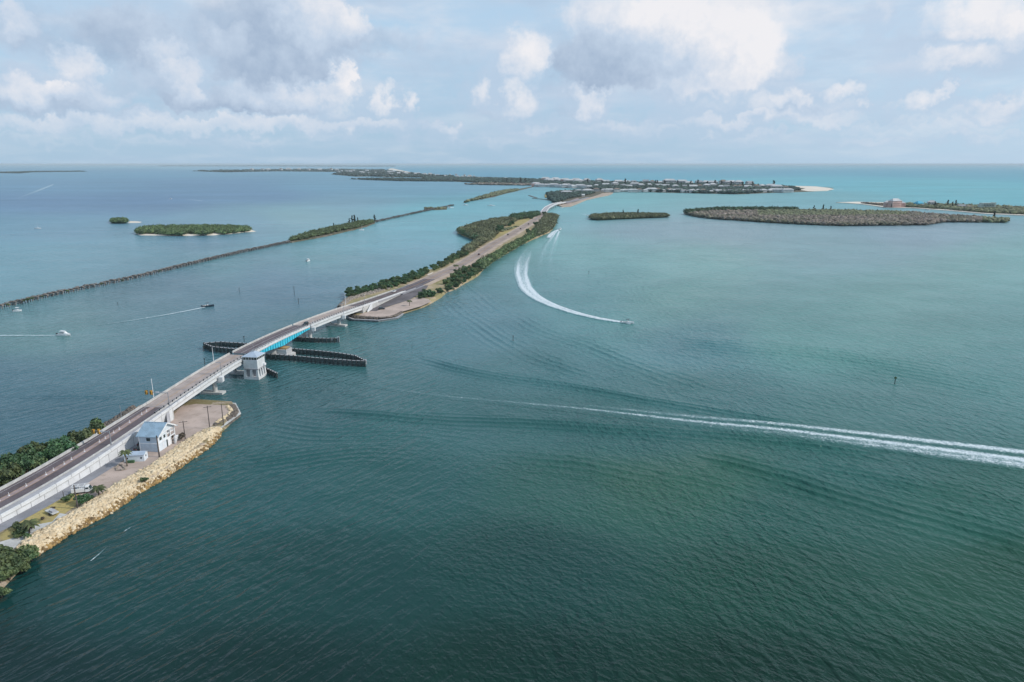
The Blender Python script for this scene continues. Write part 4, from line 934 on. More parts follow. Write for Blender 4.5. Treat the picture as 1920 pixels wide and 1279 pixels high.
for sgn in (0, 1):
    y0 = -ov if sgn == 0 else HW + ov
    z0 = Hh - ov * (rz_ - Hh) / (HW / 2)
    vs = [(.9, y0, z0), (.9, HW / 2, rz_), (-HD - .6, HW / 2, rz_), (-HD - .6, y0, z0)]; vs += [(x, y, z + .18) for x, y, z in vs]
    MB().add(vs, [(0, 1, 2, 3), (7, 6, 5, 4), (0, 4, 5, 1), (2, 6, 7, 3), (0, 3, 7, 4)]).build('roof', M_metalroof, house)
    MB().bar((.95, y0, z0 + .05), (.95, HW / 2, rz_ + .05), .16, .42).build('rake_board', M_trim, house)
    k = 0
    while k < 12:
        x = .5 - k * .65; MB().bar((x, y0, z0 + .21), (x, HW / 2, rz_ + .21), .06, .07).build('roof_rib', M_metalroof, house); k += 1
MB().bar((.9, HW / 2, rz_ + .2), (-HD - .6, HW / 2, rz_ + .2), .35, .15).build('ridge_cap', M_metalroof, house)
mb = MB()
for k in range(9): mb.bar((1.2 + k * .0, 7.6, .1 + k * .3), (1.2, 7.9 + k * .25, .1 + k * .3), .7, .08)
mb.build('stairs', M_trim, house)['kind'] = 'stuff'

sF = at3(271, 865, 2.0)
shed = empty('storage_shed', (sF.x, sF.y, 2.0), R(7), 'small pale shed with round dark vents beside the house', 'shed')
MB().box((-3.2, 1.6, 1.2), (6.4, 3.2, 2.4)).build('wall', M_gable, shed)
MB().add([(.01, 0, 2.4), (.01, 3.2, 2.4), (.01, 1.6, 3.1), (-6.41, 0, 2.4), (-6.41, 3.2, 2.4), (-6.41, 1.6, 3.1)], [(0, 1, 2), (5, 4, 3)]).build('gable', M_gable, shed)
for y0 in (-.25, 3.45):
    vs = [(.25, y0, 2.3), (.25, 1.6, 3.12), (-6.65, 1.6, 3.12), (-6.65, y0, 2.3)]; vs += [(x, y, z + .1) for x, y, z in vs]
    MB().add(vs, [(0, 1, 2, 3), (7, 6, 5, 4), (0, 4, 5, 1), (2, 6, 7, 3), (0, 3, 7, 4)]).build('roof', M_towerroof, shed)
for p, q in (((.0, 1.6, 1.5), (.06, 1.6, 1.5)), ((-.9, 0, 1.3), (-.9, -.06, 1.3)), ((-5.4, 0, 1.3), (-5.4, -.06, 1.3))): MB().tube(p, q, .33, .33, 12).build('round_vent', M_steel, shed)
MB().box((-4.3, -.6, .35), (2.6, .8, .8)).build('shed_shrub', M_leafd, shed)

def wheels(e, xs, y, r=.36, w=.26):
    for x in xs:
        for s_ in (-1, 1):
            o = MB().tube((x, s_ * y - w / 2, r), (x, s_ * y + w / 2, r), r, r, 12).build('wheel', M_black, e)
def loft(sections, closed=True):
    """sections: list of lists of points"""
    mb = MB(); n = len(sections[0]); vs = [p for s_ in sections for p in s_]; fs = []
    for i in range(len(sections) - 1):
        for j in range(n): fs.append((i * n + j, i * n + (j + 1) % n, (i + 1) * n + (j + 1) % n, (i + 1) * n + j))
    fs.append(tuple(range(n - 1, -1, -1))); fs.append(tuple((len(sections) - 1) * n + j for j in range(n)))
    mb.add(vs, fs); return mb
def make_car(loc, rz, paint, label, suv=False, L=4.7, cat='car'):
    e = empty('car', loc, rz, label, cat); h = 1.75 if suv else 1.45; w = .92
    prof = [(-L / 2, .45, .75), (-L / 2 + .15, .3, .95), (-L / 2 + 1.0, .3, 1.0), (L / 2 - 1.2, .3, .95), (L / 2 - .2, .3, .78), (L / 2, .42, .68)]
    loft([[(x, -w * .94, z0), (x, w * .94, z0), (x, w, (z0 + z1) / 2), (x, w * .9, z1), (x, -w * .9, z1), (x, -w, (z0 + z1) / 2)] for x, z0, z1 in prof]).build('body', paint, e)
    a, b, c, d = (-L / 2 + (.12 if suv else .75), -L / 2 + (.5 if suv else 1.5), L / 2 - 2.0, L / 2 - 1.25)
    MB().add([(a, -w * .84, .95), (d, -w * .84, .93), (d, w * .84, .93), (a, w * .84, .95), (b, -w * .68, h - .06), (c, -w * .68, h - .06), (c, w * .68, h - .06), (b, w * .68, h - .06)],
             [(0, 1, 5, 4), (1, 2, 6, 5), (2, 3, 7, 6), (3, 0, 4, 7), (4, 5, 6, 7)]).build('window_glass', M_glass, e)
    MB().box(((b + c) / 2, 0, h - .02), (c - b + .05, w * 1.4, .08)).build('roof', paint, e)
    wheels(e, (-L / 2 + .85, L / 2 - .9), w - .1)
    for s_ in (-.6, .6):
        MB().box((L / 2 - .05, s_, .66), (.12, .34, .14)).build('headlight', M_trim, e); MB().box((-L / 2 + .03, s_, .78), (.1, .3, .16)).build('tail_light', M_red, e)
    return e
def rdir(y):
    _, t, _ = road_at(sta(y)); return math.atan2(t.y, t.x)
p, _, _ = road_at(sta(388), .9, .02); make_car(p, rdir(388) + math.pi, M_darkcar, 'dark suv on the bridge at the far end of the turquoise span', True)
p, _, _ = road_at(sta(524), -2.2, .05); make_car(p, rdir(524), M_gel, 'white car on the causeway road just past the bridge', False)
p = at3(715.5, 580, 2.27); make_car(p, R(20), M_darkcar, 'dark suv parked at the edge of the asphalt lot', True)
p = at3(265, 842, 2.03); make_car(p, R(65), M_darkcar, 'black car parked between the shed and the ramp wall', False, 4.9)
p = at3(270.5, 834, 2.03); make_car(p, R(68), M_darkcar, 'second black car half hidden behind the raised house', True, 4.6)
for k, (px, py, m_, off, lab) in enumerate([(903, 478, M_redcar, 1, 'maroon suv on the causeway road level with the right shore trees'), (952, 441, M_darkcar, -1, 'dark suv on the causeway road beside the yellow meadow'), (977, 430, M_redcar, 1, 'dark red van on the causeway road below the meadow'),
                                      (985, 421, M_darkcar, 1, 'dark van at the far end of the causeway road'), (1003, 412, M_gel, 1, 'white van on the far end of the causeway road')]):
    wy = at(px, py, 2.5)[1]; p, _, _ = road_at(sta(wy), 2.0 * off, .05); make_car(p, rdir(wy), m_, lab, True, 5.4)
p, _, _ = road_at(sta(182.5), -5.0, .03); make_car(p, rdir(182) , M_darkcar, 'low dark car at the left edge of the near ramp', False, 4.4)

tp = at3(158, 923, 2.03)
truck = empty('utility_truck', (tp.x, tp.y, tp.z), R(18), 'white utility truck with rack parked on the sand by the green shrub', 'truck')
loft([[(x, -1, .5), (x, 1, .5), (x, 1, z1), (x, -1, z1)] for x, z1 in [(2.0, 1.15), (3.2, 1.12), (3.35, .9)]]).build('bonnet', M_gel, truck)
MB().add([(.5, -1, .5), (2.1, -1, .5), (2.1, 1, .5), (.5, 1, .5), (.6, -.85, 2.1), (1.5, -.85, 2.1), (1.5, .85, 2.1), (.6, .85, 2.1)], [(0, 3, 2, 1), (4, 5, 6, 7), (0, 1, 5, 4), (1, 2, 6, 5), (2, 3, 7, 6), (3, 0, 4, 7)]).build('cab', M_gel, truck)
MB().add([(1.62, -.8, 2.0), (2.12, -.9, 1.25), (2.12, .9, 1.25), (1.62, .8, 2.0)], [(0, 1, 2, 3)]).build('windscreen', M_glass, truck)
for s_ in (-1, 1): MB().box((1.1, s_ * .95, 1.6), (.8, .06, .5)).build('side_window', M_glass, truck)
for s_ in (-.85, .85): MB().box((-1.4, s_, 1.15), (3.5, .42, 1.1)).build('tool_box', M_gel, truck)
MB().box((-1.4, 0, .75), (3.5, 1.4, .3)).build('bed', M_steel, truck)
mb = MB()
for x in (-3.0, -1.4, .3):
    mb.bar((x, -.95, 1.7), (x, -.95, 2.5), .08); mb.bar((x, .95, 1.7), (x, .95, 2.5), .08); mb.bar((x, -.95, 2.5), (x, .95, 2.5), .08)
for y in (-.95, -.3, .4, .95): mb.bar((-3.1, y, 2.55), (1.6, y, 2.55), .08)
mb.build('ladder_rack', M_gel, truck); MB().box((-2.0, 0, 1.3), (1.1, 1.0, .9)).build('equipment', M_navy, truck)
wheels(truck, (-2.1, 2.6), .9, .42, .3)
tl = at3(98, 963, 2.0); tr_ = empty('boat_trailer', (tl.x, tl.y, 2.0), R(60), 'pale flat trailer parked on dry grass near the palms', 'trailer')
MB().box((0, 0, .7), (1.8, 4.2, .25)).build('flatbed', M_conc, tr_); MB().bar((0, 2.1, .6), (0, 3.6, .5), .12).build('drawbar', M_gsteel, tr_)
MB().box((0, -.6, 1.05), (1.2, 1.8, .5)).build('cargo', M_shoulder, tr_)
for s_ in (-1, 1): MB().tube((s_ * .95 - .1, -.4, .35), (s_ * .95 + .1, -.4, .35), .35, .35, 12).build('wheel', M_black, tr_)
# landscaping ring of stones with a palm, brush heap right of the house
rg = [at(x, y, 2.0) for x, y in [(217, 878), (219, 882), (228, 882), (236, 880), (231, 876), (228, 872), (222, 873)]]
P = []; 
for i in range(len(rg)):
    a, b = rg[i], rg[(i + 1) % len(rg)]
    for k in range(4): P.append((a[0] + (b[0] - a[0]) * k / 4, a[1] + (b[1] - a[1]) * k / 4, 2.15))
rocks('stone_ring', np.array(P), np.full(len(P), .55), M_rockg, None, 'ring of pale stones on the sand around the palm by the shed', None, 'stone ring')

# ------------------------------------------------------------------ poles, signals, posts
def top_of(base, tx, ty):
    """height of a vertical pole standing at base whose top shows at tx,ty"""
    d = px_dir(tx, ty); t = base.y / d.y; return CAMH + d.z * t
def utility_pole(bx, by, tx, ty, label, arm=True, gz=2.0, r=.17, armw=2.6):
    b = at3(bx, by, gz); h = top_of(b, tx, ty) - gz
    e = empty('utility_pole', b, 0, label, 'utility pole')
    MB().tube((0, 0, -.5), (0, 0, h), r * 1.15, r * .8, 8).build('pole', M_pole, e)
    if arm:
        MB().bar((-armw / 2, -.5, h - .5), (armw / 2, .5, h - .5), .14, .16).build('crossarm', M_pole, e)
        for x in (-1.1, -.4, .4, 1.1): MB().tube((x * armw / 2.6, x * .4, h - .42), (x * armw / 2.6, x * .4, h - .14), .06, .05, 6).build('insulator', M_gsteel, e)
    return b, h
P1 = utility_pole(393.5, 804, 386.5, 761, 'tall wooden pole with crossarm at the inner end of the riprap, nearest the seawall')
P2 = utility_pole(347.8, 826.5, 341, 789, 'wooden pole with crossarm between the house and the riprap')
P3 = utility_pole(299, 857, 292.7, 817, 'dark wooden pole without crossarm in front of the house corner', False, r=.24)
P4 = utility_pole(419, 795, 416, 757.5, 'plain thin pole on the dark stones by the seawall', False)
P5 = utility_pole(146, 954, 137.5, 910, 'plain dark pole beside the green shrub near the truck', False, r=.2)
P6 = utility_pole(120, 935, 118.5, 921, 'short thin post in the dry grass beside the service road', False, r=.1)
def slim_pole(x, y, z, ty, label, m=M_gsteel, r=.12, lamp=False, name='light_pole', cat='pole'):
    b = at3(x, y, z); h = top_of(b, x - (960 - x) * 0.0, ty) - z; h = max(h, 1.0)
    e = empty(name, b, 0, label, cat); MB().tube((0, 0, 0), (0, 0, h), r, r * .7, 8).build('pole', m, e)
    if lamp: MB().box((.4, 0, h), (1.0, .3, .15)).build('lamp_head', m, e)
    return e
for y, off, h, lab in [(262, -6.1, 9.0, 'white mast on the left parapet by the near signal gantry'), (243, -7.3, 5.5, 'thin grey post on the left parapet below the white mast'), (309, -6.2, 7.5, 'pale slim mast on the left side opposite the tender tower'),
                       (292, 6.9, 6.0, 'grey lamp post on the pier pedestal left of the tender tower'), (424, 6.9, 7.0, 'lamp post on the pier pedestal of the far fixed span'), (386, 6.9, 4.0, 'short post at the far end of the turquoise span'), (452, -6.2, 9.0, 'white mast left of the far fixed span'), (460, 3.8, 8.0, 'tall grey pole at the causeway end of the bridge')]:
    p, _, _ = road_at(sta(y), off, -.2); e = empty('light_pole', p, 0, lab, 'pole')
    MB().tube((0, 0, 0), (0, 0, h), .14, .09, 8).build('pole', M_gsteel if 'grey' in lab or 'lamp' in lab else M_trim, e)
    if 'lamp' in lab: MB().box((-.9, 0, h), (2.2, .35, .18)).build('lamp_head', M_gsteel, e)
def gantry(y, off, pole_h, arm, label):
    p, t, _ = road_at(sta(y), off, 0); rz = math.atan2(t.y, t.x) - math.pi / 2
    e = empty('signal_gantry', p, rz, label, 'traffic signal')
    MB().tube((0, 0, -.3), (0, 0, pole_h), .18, .14, 8).build('pole', M_gsteel, e)
    MB().bar((0, 0, pole_h - .3), (-arm, 0, pole_h - .1), .2).build('mast_arm', M_gsteel, e)
    for k, x in enumerate((-arm + .6, -arm + 2.6)):
        sgn = MB().box((x, -.1, pole_h - .35), (.75, .55, 1.5)).build('signal_head', M_yel, e)
        bp = MB().box((x, .22, pole_h - .35), (1.1, .05, 1.9)).build('backplate', M_yel if k else M_steel, sgn)
        for j in range(3): MB().tube((x, -.38, pole_h + .1 - j * .45), (x, -.5, pole_h + .1 - j * .45), .16, .18, 8).build('lens', M_steel, sgn)
    MB().box((-arm * .45, -.1, pole_h - .1), (1.4, .1, .6)).build('sign_panel', M_trim, e)
gantry(221, 4.0, 5.2, 6.5, 'yellow traffic signals on a short mast arm over the near ramp')
gantry(256, 4.0, 5.6, 9.5, 'amber traffic signals on the long mast arm where the ramp meets the first span')
# white delineator posts on the median
dp = None; k = 0; s = sta(168)
while s < sta(254):
    p, _, _ = road_at(s, -1.8, .01)
    if dp is None:
        dp = empty('delineator_post', p, 0, None, 'post', 'delineator posts along the median'); MB().tube((0, 0, 0), (0, 0, 1.0), .07, .07, 6).build('post', M_trim, dp); MB().box((0, 0, .02), (.5, .5, .06)).build('foot', M_trim, dp); o = dp
    else: o = copy_tree(dp); o.location = p
    o['label'] = ['slim white delineator post on the median at the bottom left end of the near ramp', 'slim white delineator post on the pink median of the near ramp'][k > 0]
    s += [7.5, 3.0, 4.5, 3.2, 6.0][k % 5]; k += 1
# channel piles
pile0 = None
for (x, y, h, lab) in [(962, 640, 3.4, 'lone dark channel pile right of the causeway point'), (552, 553, 6.5, 'tallest thin pile left of the causeway'), (449, 548, 3.5, 'small dark pile near the rail trestle side of the channel'), (560, 570, 4.0, 'thin pile just left of the bridge landing'), (221, 571, 1.5, 'tiny pile in the left channel'),
                       (1104, 514, 3, 'tiny dark pile inside the curve of the white wake'), (1136, 513, 1.2, 'small marker right of the tiny pile inside the wake curve'), (382, 659, 3.0, 'dark mooring pile at the left tip of the fender'), (458, 640, 3.0, 'dark mooring pile behind the left fender'), (384, 683, 3.0, 'dark mooring pile left of the fixed span'),
                       (500, 662, 3.2, 'dark pile beside the centre pier under the span'), (487, 706, 2.5, 'dark pile beside the tender tower')]:
    b = at(x, y); e = empty('channel_pile', (*b, 0), 0, lab, 'pile')
    MB().tube((0, 0, -1), (0, 0, h), .2, .16, 8).build('pile', M_wood, e)
    if h > 2: MB().box((0, 0, h - .1), (.6, .6, .35)).build('pile_cap', M_steel, e)
b = at(1677.5, 720); e = empty('channel_marker', (*b, 0), R(10), 'lone channel marker pile with dark dayboard in the right of the bay', 'channel marker')
MB().tube((0, 0, -1), (0, 0, 3.6), .2, .17, 8).build('pile', M_wood, e); MB().box((0, -.25, 3.0), (.9, .06, .9)).build('dayboard', M_leafd, e); MB().box((0, .25, 3.0), (.9, .06, .9)).build('dayboard', M_leafd, e)

# ------------------------------------------------------------------ vegetation
def ico(sub):
    bm = bmesh.new(); bmesh.ops.create_icosphere(bm, subdivisions=sub, radius=1.0)
    bm.verts.ensure_lookup_table()
    V = np.array([v.co[:] for v in bm.verts]); F = np.array([[v.index for v in f.verts] for f in bm.faces]); bm.free(); return V, F
ICO1 = ico(2); ICO0 = ico(1)
def leaf_quads(C, Nn, size, rg):
    n = len(C); r = rg.normal(size=(n, 3)); r = r * 0.8 + Nn; r /= np.linalg.norm(r, axis=1)[:, None]
    a = np.cross(r, rg.normal(size=(n, 3))); a /= np.linalg.norm(a, axis=1)[:, None]; b = np.cross(r, a)
    s = (size * rg.uniform(.6, 1.4, n))[:, None]
    V = np.stack([C - a * s - b * s * .7, C + a * s - b * s * .7, C + a * s * .8 + b * s * .7, C - a * s * .8 + b * s * .7], 1)
    return V.reshape(-1, 3), np.arange(n * 4).reshape(n, 4)
def crown_mesh(name, lobes, nleaf, leaf, m, rg):
    Vs = []; Fs = []; o = 0
    tot = sum(l[3] ** 2 for l in lobes)
    for (x, y, z, r) in lobes:
        k = int(nleaf * r * r / tot) + 4
        d = rg.normal(size=(k, 3)); d[:, 2] = np.abs(d[:, 2]) * .9 - .35; d /= np.linalg.norm(d, axis=1)[:, None]
        rr = r * rg.uniform(.78, 1.08, k)
        C = d * rr[:, None] * np.array([1, 1, .85]) + np.array([x, y, z])
        v, f = leaf_quads(C, d, leaf, rg); Vs.append(v); Fs.append(f + o); o += len(v)
        v, f = ICO0; v = v * r * .80 * rg.uniform(.85, 1.1, (len(v), 1)) * np.array([1, 1, .85]) + np.array([x, y, z])
        f = np.c_[f, f[:, 2]]
        Vs.append(v); Fs.append(f + o); o += len(v)
    me = bpy.data.meshes.new(name); V = np.concatenate(Vs); F = np.concatenate(Fs)
    faces = [tuple(q[:3]) if q[2] == q[3] else tuple(q) for q in F.tolist()]
    me.from_pydata(V.tolist(), [], faces); me.materials.append(m); me.update(); return me
def bush_lobes(R_, H, n, rg):
    L = [(0, 0, H * .55, R_ * .62)]
    for i in range(n):
        a = rg.uniform(0, 2 * math.pi); d = R_ * rg.uniform(.35, .72); r = R_ * rg.uniform(.28, .48)
        L.append((math.cos(a) * d, math.sin(a) * d, H * rg.uniform(.25, .85) , r))
    return L
BUSH = []
for i in range(5):
    BUSH.append(crown_mesh('crown', bush_lobes(3.2, 5.0, 9, nrg), 900, .30, M_leaf, nrg))
BUSHD = [crown_mesh('crown', bush_lobes(3.2, 5.0, 9, nrg), 800, .30, M_leafd, nrg) for i in range(3)]
mbt = MB()
for k in range(4):
    a = k * 1.7; mbt.tube((0, 0, -.3), (math.cos(a) * .9, math.sin(a) * .9, 2.6), .14, .07, 6)
TRUNK = mbt.mesh('trunk', M_trunk)
def bush(x, y, z, sc, label, dark=False, group=None, name='mangrove_bush', cat='mangrove', hz=1.0, meshes=None):
    me = rnd.choice(meshes or (BUSHD if dark else BUSH))
    e = empty(name, (x, y, z), rnd.uniform(0, 6.28), label, cat, group)
    e.scale = (sc, sc, sc * hz)
    for n_, m_ in (('trunk', TRUNK), ('crown', me)):
        o = bpy.data.objects.new(n_, m_); COL.objects.link(o); o.parent = e
    return e
def name_ends(things, row):
    things = sorted(things, key=lambda o: o.location.y)
    if len(things) < 4: return
    for o, w in ((things[0], 'nearest bush at the near end of '), (things[-1], 'farthest bush at the far end of '), (max(things[1:-1], key=lambda o: o.scale[0] * o.scale[2]), 'tallest bush within ')):
        o['label'] = w + row; del o['group']
def in_poly(X, Y, poly):
    P = np.array(poly); n = len(P); ins = np.zeros(len(X), bool); j = n - 1
    for i in range(n):
        c = ((P[i, 1] > Y) != (P[j, 1] > Y)) & (X < (P[j, 0] - P[i, 0]) * (Y - P[i, 1]) / (P[j, 1] - P[i, 1] + 1e-12) + P[i, 0])
        ins ^= c; j = i
    return ins
def sample_poly(poly, n, rg=None):
    rg = rg or nrg; P = np.array(poly); out = []; lo, hi = P.min(0), P.max(0)
    while len(out) < n:
        X = rg.uniform(lo[0], hi[0], n * 2); Y = rg.uniform(lo[1], hi[1], n * 2); k = in_poly(X, Y, poly); out += list(zip(X[k], Y[k]))
    return np.array(out[:n])
def poisson(poly, spacing, tries=4000):
    pts = []; C = sample_poly(poly, tries)
    for c in C:
        if all((c[0] - p[0]) ** 2 + (c[1] - p[1]) ** 2 > spacing ** 2 for p in pts): pts.append(tuple(c))
    return pts
def road_offset(x, y):
    d = (RP[:, 0] - x) ** 2 + (RP[:, 1] - y) ** 2; i = int(d.argmin()); t = RT[i]
    return (x - RP[i, 0]) * t[1] - (y - RP[i, 1]) * t[0]
TEMPL = [ICO0[0] * nrg.uniform(.45, 1.3, (len(ICO0[0]), 1)) for _ in range(14)]
TEMPL2 = [ICO1[0] * nrg.uniform(.5, 1.25, (len(ICO1[0]), 1)) for _ in range(8)]
def tinted(m):
    k = m.name + '_clumps'
    if k in MATS: return MATS[k]
    c = m.copy(); c.name = k; t = NT(c.node_tree); b = t.n['Principled BSDF']; src = b.inputs['Base Color'].links[0].from_socket
    a = t.new('ShaderNodeAttribute'); a.attribute_name = 'tint'
    t.put(b.inputs['Base Color'], t.vmath('SCALE', src, scale=a.outputs['Fac'])); MATS[k] = c; return c
def leaf_template(nq):
    d = nrg.normal(size=(nq, 3)); d[:, 2] = np.abs(d[:, 2]) * .9 - .25; d /= np.linalg.norm(d, axis=1)[:, None]
    v, f = leaf_quads(d * nrg.uniform(.7, 1.2, nq)[:, None], d, .12, nrg)
    f = np.concatenate([f[:, [0, 1, 2]], f[:, [0, 2, 3]]]); w = ICO0[0] * nrg.uniform(.55, 1.05, (len(ICO0[0]), 1)) * .9
    return np.concatenate([v, w]), np.concatenate([f, ICO0[1] + len(v)])
LT = [leaf_template(70) for _ in range(10)]
def thicket(name, pts, r, h, m, label, cat='mangroves', big=False, kind='stuff'):
    """pts (n,3) base points; r,h arrays of clump radius and top height"""
    T, Fc = ([a for a, b in LT], LT[0][1]) if big else (TEMPL, ICO0[1])
    n = len(pts); ti = nrg.integers(0, len(T), n); B = np.stack(T)[ti]
    a = nrg.uniform(0, 6.28, n); ca, sa = np.cos(a), np.sin(a)
    X = (B[:, :, 0] * ca[:, None] - B[:, :, 1] * sa[:, None]) * r[:, None] + pts[:, 0][:, None]
    Y = (B[:, :, 0] * sa[:, None] + B[:, :, 1] * ca[:, None]) * r[:, None] + pts[:, 1][:, None]
    Zz = np.maximum(B[:, :, 2] * (h * .55)[:, None] + (h * .5)[:, None], -.4) + pts[:, 2][:, None]
    V = np.stack([X, Y, Zz], 2).reshape(-1, 3); F = (Fc[None] + (np.arange(n) * B.shape[1])[:, None, None]).reshape(-1, 3)
    me = np_mesh(name, V, F, tinted(m)); set_attr_f(me, 'tint', np.repeat(nrg.uniform(.55, 1.45, n) , B.shape[1]) * nrg.uniform(.75, 1.25, n * B.shape[1]))
    o = bpy.data.objects.new(name, me); COL.objects.link(o); return tag(o, label, None, kind=kind)
def px_thicket(name, pxpoly, n, rr, hh, m, label, z=0.6, big=False, world=True):
    if world: Q = sample_poly([at(x, y, z) for x, y in pxpoly], n)
    else: Q = np.array([at(x, y, z) for x, y in sample_poly(pxpoly, n)])
    P = np.c_[Q, np.full(n, z)]
    return thicket(name, P, nrg.uniform(*rr, n), nrg.uniform(*hh, n), m, label, big=big)

# palms
def palm_mesh():
    fr = MB()
    for k in range(16):
        a = k * 2.399; up = .25 + .75 * ((k * 7) % 16) / 16; L = 2.3; pts = []
        for j in range(6):
            t = j / 5; rr = L * t; zz = L * (up * t - (.55 + up * .55) * t * t); pts.append(Vector((math.cos(a) * rr, math.sin(a) * rr, zz)))
        sd_ = Vector((-math.sin(a), math.cos(a), 0)); vs = []
        for j, p in enumerate(pts):
            w = .42 * math.sin(math.pi * (.12 + .85 * j / 5)); vs += [p - sd_ * w - Vector((0, 0, w * .7)), p, p + sd_ * w - Vector((0, 0, w * .7))]
        fr.add(vs, [q for j in range(5) for q in ((j * 3, j * 3 + 1, j * 3 + 4, j * 3 + 3), (j * 3 + 1, j * 3 + 2, j * 3 + 5, j * 3 + 4))])
    return fr.mesh('crown', M_palm)
PALM = palm_mesh()
def palm(bx, by, ty, label, z=2.0, sc=1.0, lean=(0, 0)):
    b = at3(bx, by, z); h = max(2.0, top_of(b, bx, ty) - z - .8)
    e = empty('palm_tree', b, 0, label, 'palm'); MB().tube((0, 0, -.2), (lean[0], lean[1], h), .24, .16, 8).build('trunk', M_trunk, e)
    o = bpy.data.objects.new('crown', PALM); COL.objects.link(o); o.parent = e; o.location = (lean[0], lean[1], h); o.scale = (sc, sc, sc); return e
palm(238.5, 874, 843, 'tall palm beside the small shed, ringed by pale stones'); palm(186, 930, 910, 'short flat topped palm at the riprap edge right of the truck', sc=1.1); palm(55, 1000, 975, 'leaning palm with grey trunk near the left end of the riprap', sc=1.2, lean=(.6, 0))
palm(767.8, 573.5, 562, 'lone palm on the sandy point at the causeway end', 2.2); palm(855, 506, 496, 'taller of the two palms on the right verge of the causeway', 2.4, 1.4); palm(863, 508, 501, 'shorter of the two palms on the right verge of the causeway', 2.4, 1.1)

# casuarina / dead snags
def pine_mesh(H, rg, rag=1.0):
    Vs = []; Fs = []; o = 0
    for k in range(9):
        z = H * (.28 + .72 * k / 9); a = rg.uniform(0, 6.28); d = rg.uniform(0, 1.5) * (1 - k / 12) * rag; r = (1.5 - k * .10) * rg.uniform(.6, 1.1)
        v, f = leaf_quads(rg.normal(size=(34, 3)) * np.array([r * .55, r * .55, r * .5]) + np.array([math.cos(a) * d, math.sin(a) * d, z]), rg.normal(size=(34, 3)), .42, rg)
        Vs.append(v); Fs.append(f + o); o += len(v)
    return np_mesh('crown', np.concatenate(Vs), np.concatenate(Fs), M_pine)
PINES = [pine_mesh(12, nrg, q) for q in (.8, 1.2, 1.6)]
PTR = MB().tube((0, 0, -.5), (0, 0, 11), .28, .08, 6).mesh('trunk', M_trunk)
def pine(px, py, z, sc, label, group=None):
    b = at3(px, py, z); e = empty('australian_pine', b, rnd.uniform(0, 6), label, 'pine tree', group); e.scale = (sc, sc, sc)
    for n_, m_ in (('trunk', PTR), ('crown', rnd.choice(PINES))):
        o = bpy.data.objects.new(n_, m_); COL.objects.link(o); o.parent = e

# mangroves left of the near ramp
poly = pxw([(-120, 975), (-100, 935), (0, 884), (60, 862), (120, 842), (165, 826), (186, 818), (190, 828), (100, 880), (0, 940)], 2.0)
k = 0; ramp_row = []
for x, y in poisson(poly, 3.3):
    if road_offset(x, y) > -hw_at(sta(y)) - 2.6: continue
    k += 1; ramp_row.append(bush(x, y, 1.6, rnd.uniform(.85, 1.25), 'dark green mangrove in the dense row left of the near ramp', rnd.random() < .5, 'mangroves left of the near ramp', hz=rnd.uniform(.95, 1.3)))
name_ends(ramp_row, 'the mangrove row left of the near ramp')
for x, y, s_, lab in [(2, 1078, 1.2, 'green mangrove at the bottom left edge, largest of its clump'), (24, 1062, 1.15, 'green mangrove in the middle of the clump below the riprap'), (47, 1054, 1.05, 'green mangrove of the shore clump nearest the riprap end'), (60, 1050, .8, 'small mangrove touching the left end of the riprap'),
                      (18, 1088, .9, 'low mangrove over the water in the bottom left clump'), (-22, 1090, 1.2, 'mangrove cut by the left photo edge in the bottom clump'), (2, 1050, 1.0, 'rearmost mangrove of the bottom left clump'), (40, 1072, .75, 'lowest mangrove of the clump, leaning over dark water'), (4, 1120, .62, 'separate small bright mangrove in the bottom left corner'), (-14, 1128, .7, 'mangrove cut by the left edge below the main clump')]:
    p = at(x, y, .3); bush(p[0], p[1], .3, s_, lab, False, hz=.85)
for x, y, s_, lab, dk in [(155, 945, .72, 'dense green shrub in front of the utility truck', True), (165, 939, .5, 'small green shrub at the nose of the utility truck', True), (128, 939, .5, 'round olive shrub left of the utility truck', False), (271, 903, .42, 'small green shrub growing among the riprap boulders', False),
                          (40, 1004, .62, 'dull olive shrub at the foot of the leaning palm', False), (33, 992, .5, 'low olive shrub beside the service road end', False), (52, 1010, .4, 'grey green scrub at the left end of the riprap', False)]:
    p = at(x, y, 2.0); bush(p[0], p[1], 1.9, s_, lab, dk, name='shrub', cat='shrub', hz=.8)
DRYB = [crown_mesh('crown', bush_lobes(2.2, 2.6, 8, nrg), 500, .22, M_dry, nrg)]
p = at(340, 824, 2.0); bush(p[0], p[1], 2.0, .8, 'dark brown brush heap right of the raised house', name='brush_heap', cat='brush heap', meshes=DRYB)
p = at(333, 826, 2.0); bush(p[0] - 3, p[1] + 1, 2.0, .6, 'smaller brown brush heap under the porch side of the house', name='brush_heap', cat='brush heap', meshes=DRYB)
for x, y in [(60, 992), (80, 975), (100, 955)]:
    p = at(x, y, 2.0); bush(p[0], p[1], 2.0, .3, 'low dry brown tuft on the grass strip above the riprap', name='dry_tuft', cat='shrub', meshes=DRYB, group='dry tufts above the riprap')
P, s = band_points([at(x, y, 2) for x, y in [(255, 770), (225, 792), (190, 812)]], [at(x, y, .3) for x, y in [(250, 762), (217, 784), (180, 806)]], 420, 2.0, .1)
rocks('dark_stones', P, nrg.uniform(.6, 1.4, len(P)), M_rockd, None, 'dark shore rocks along the far side of the near ramp')

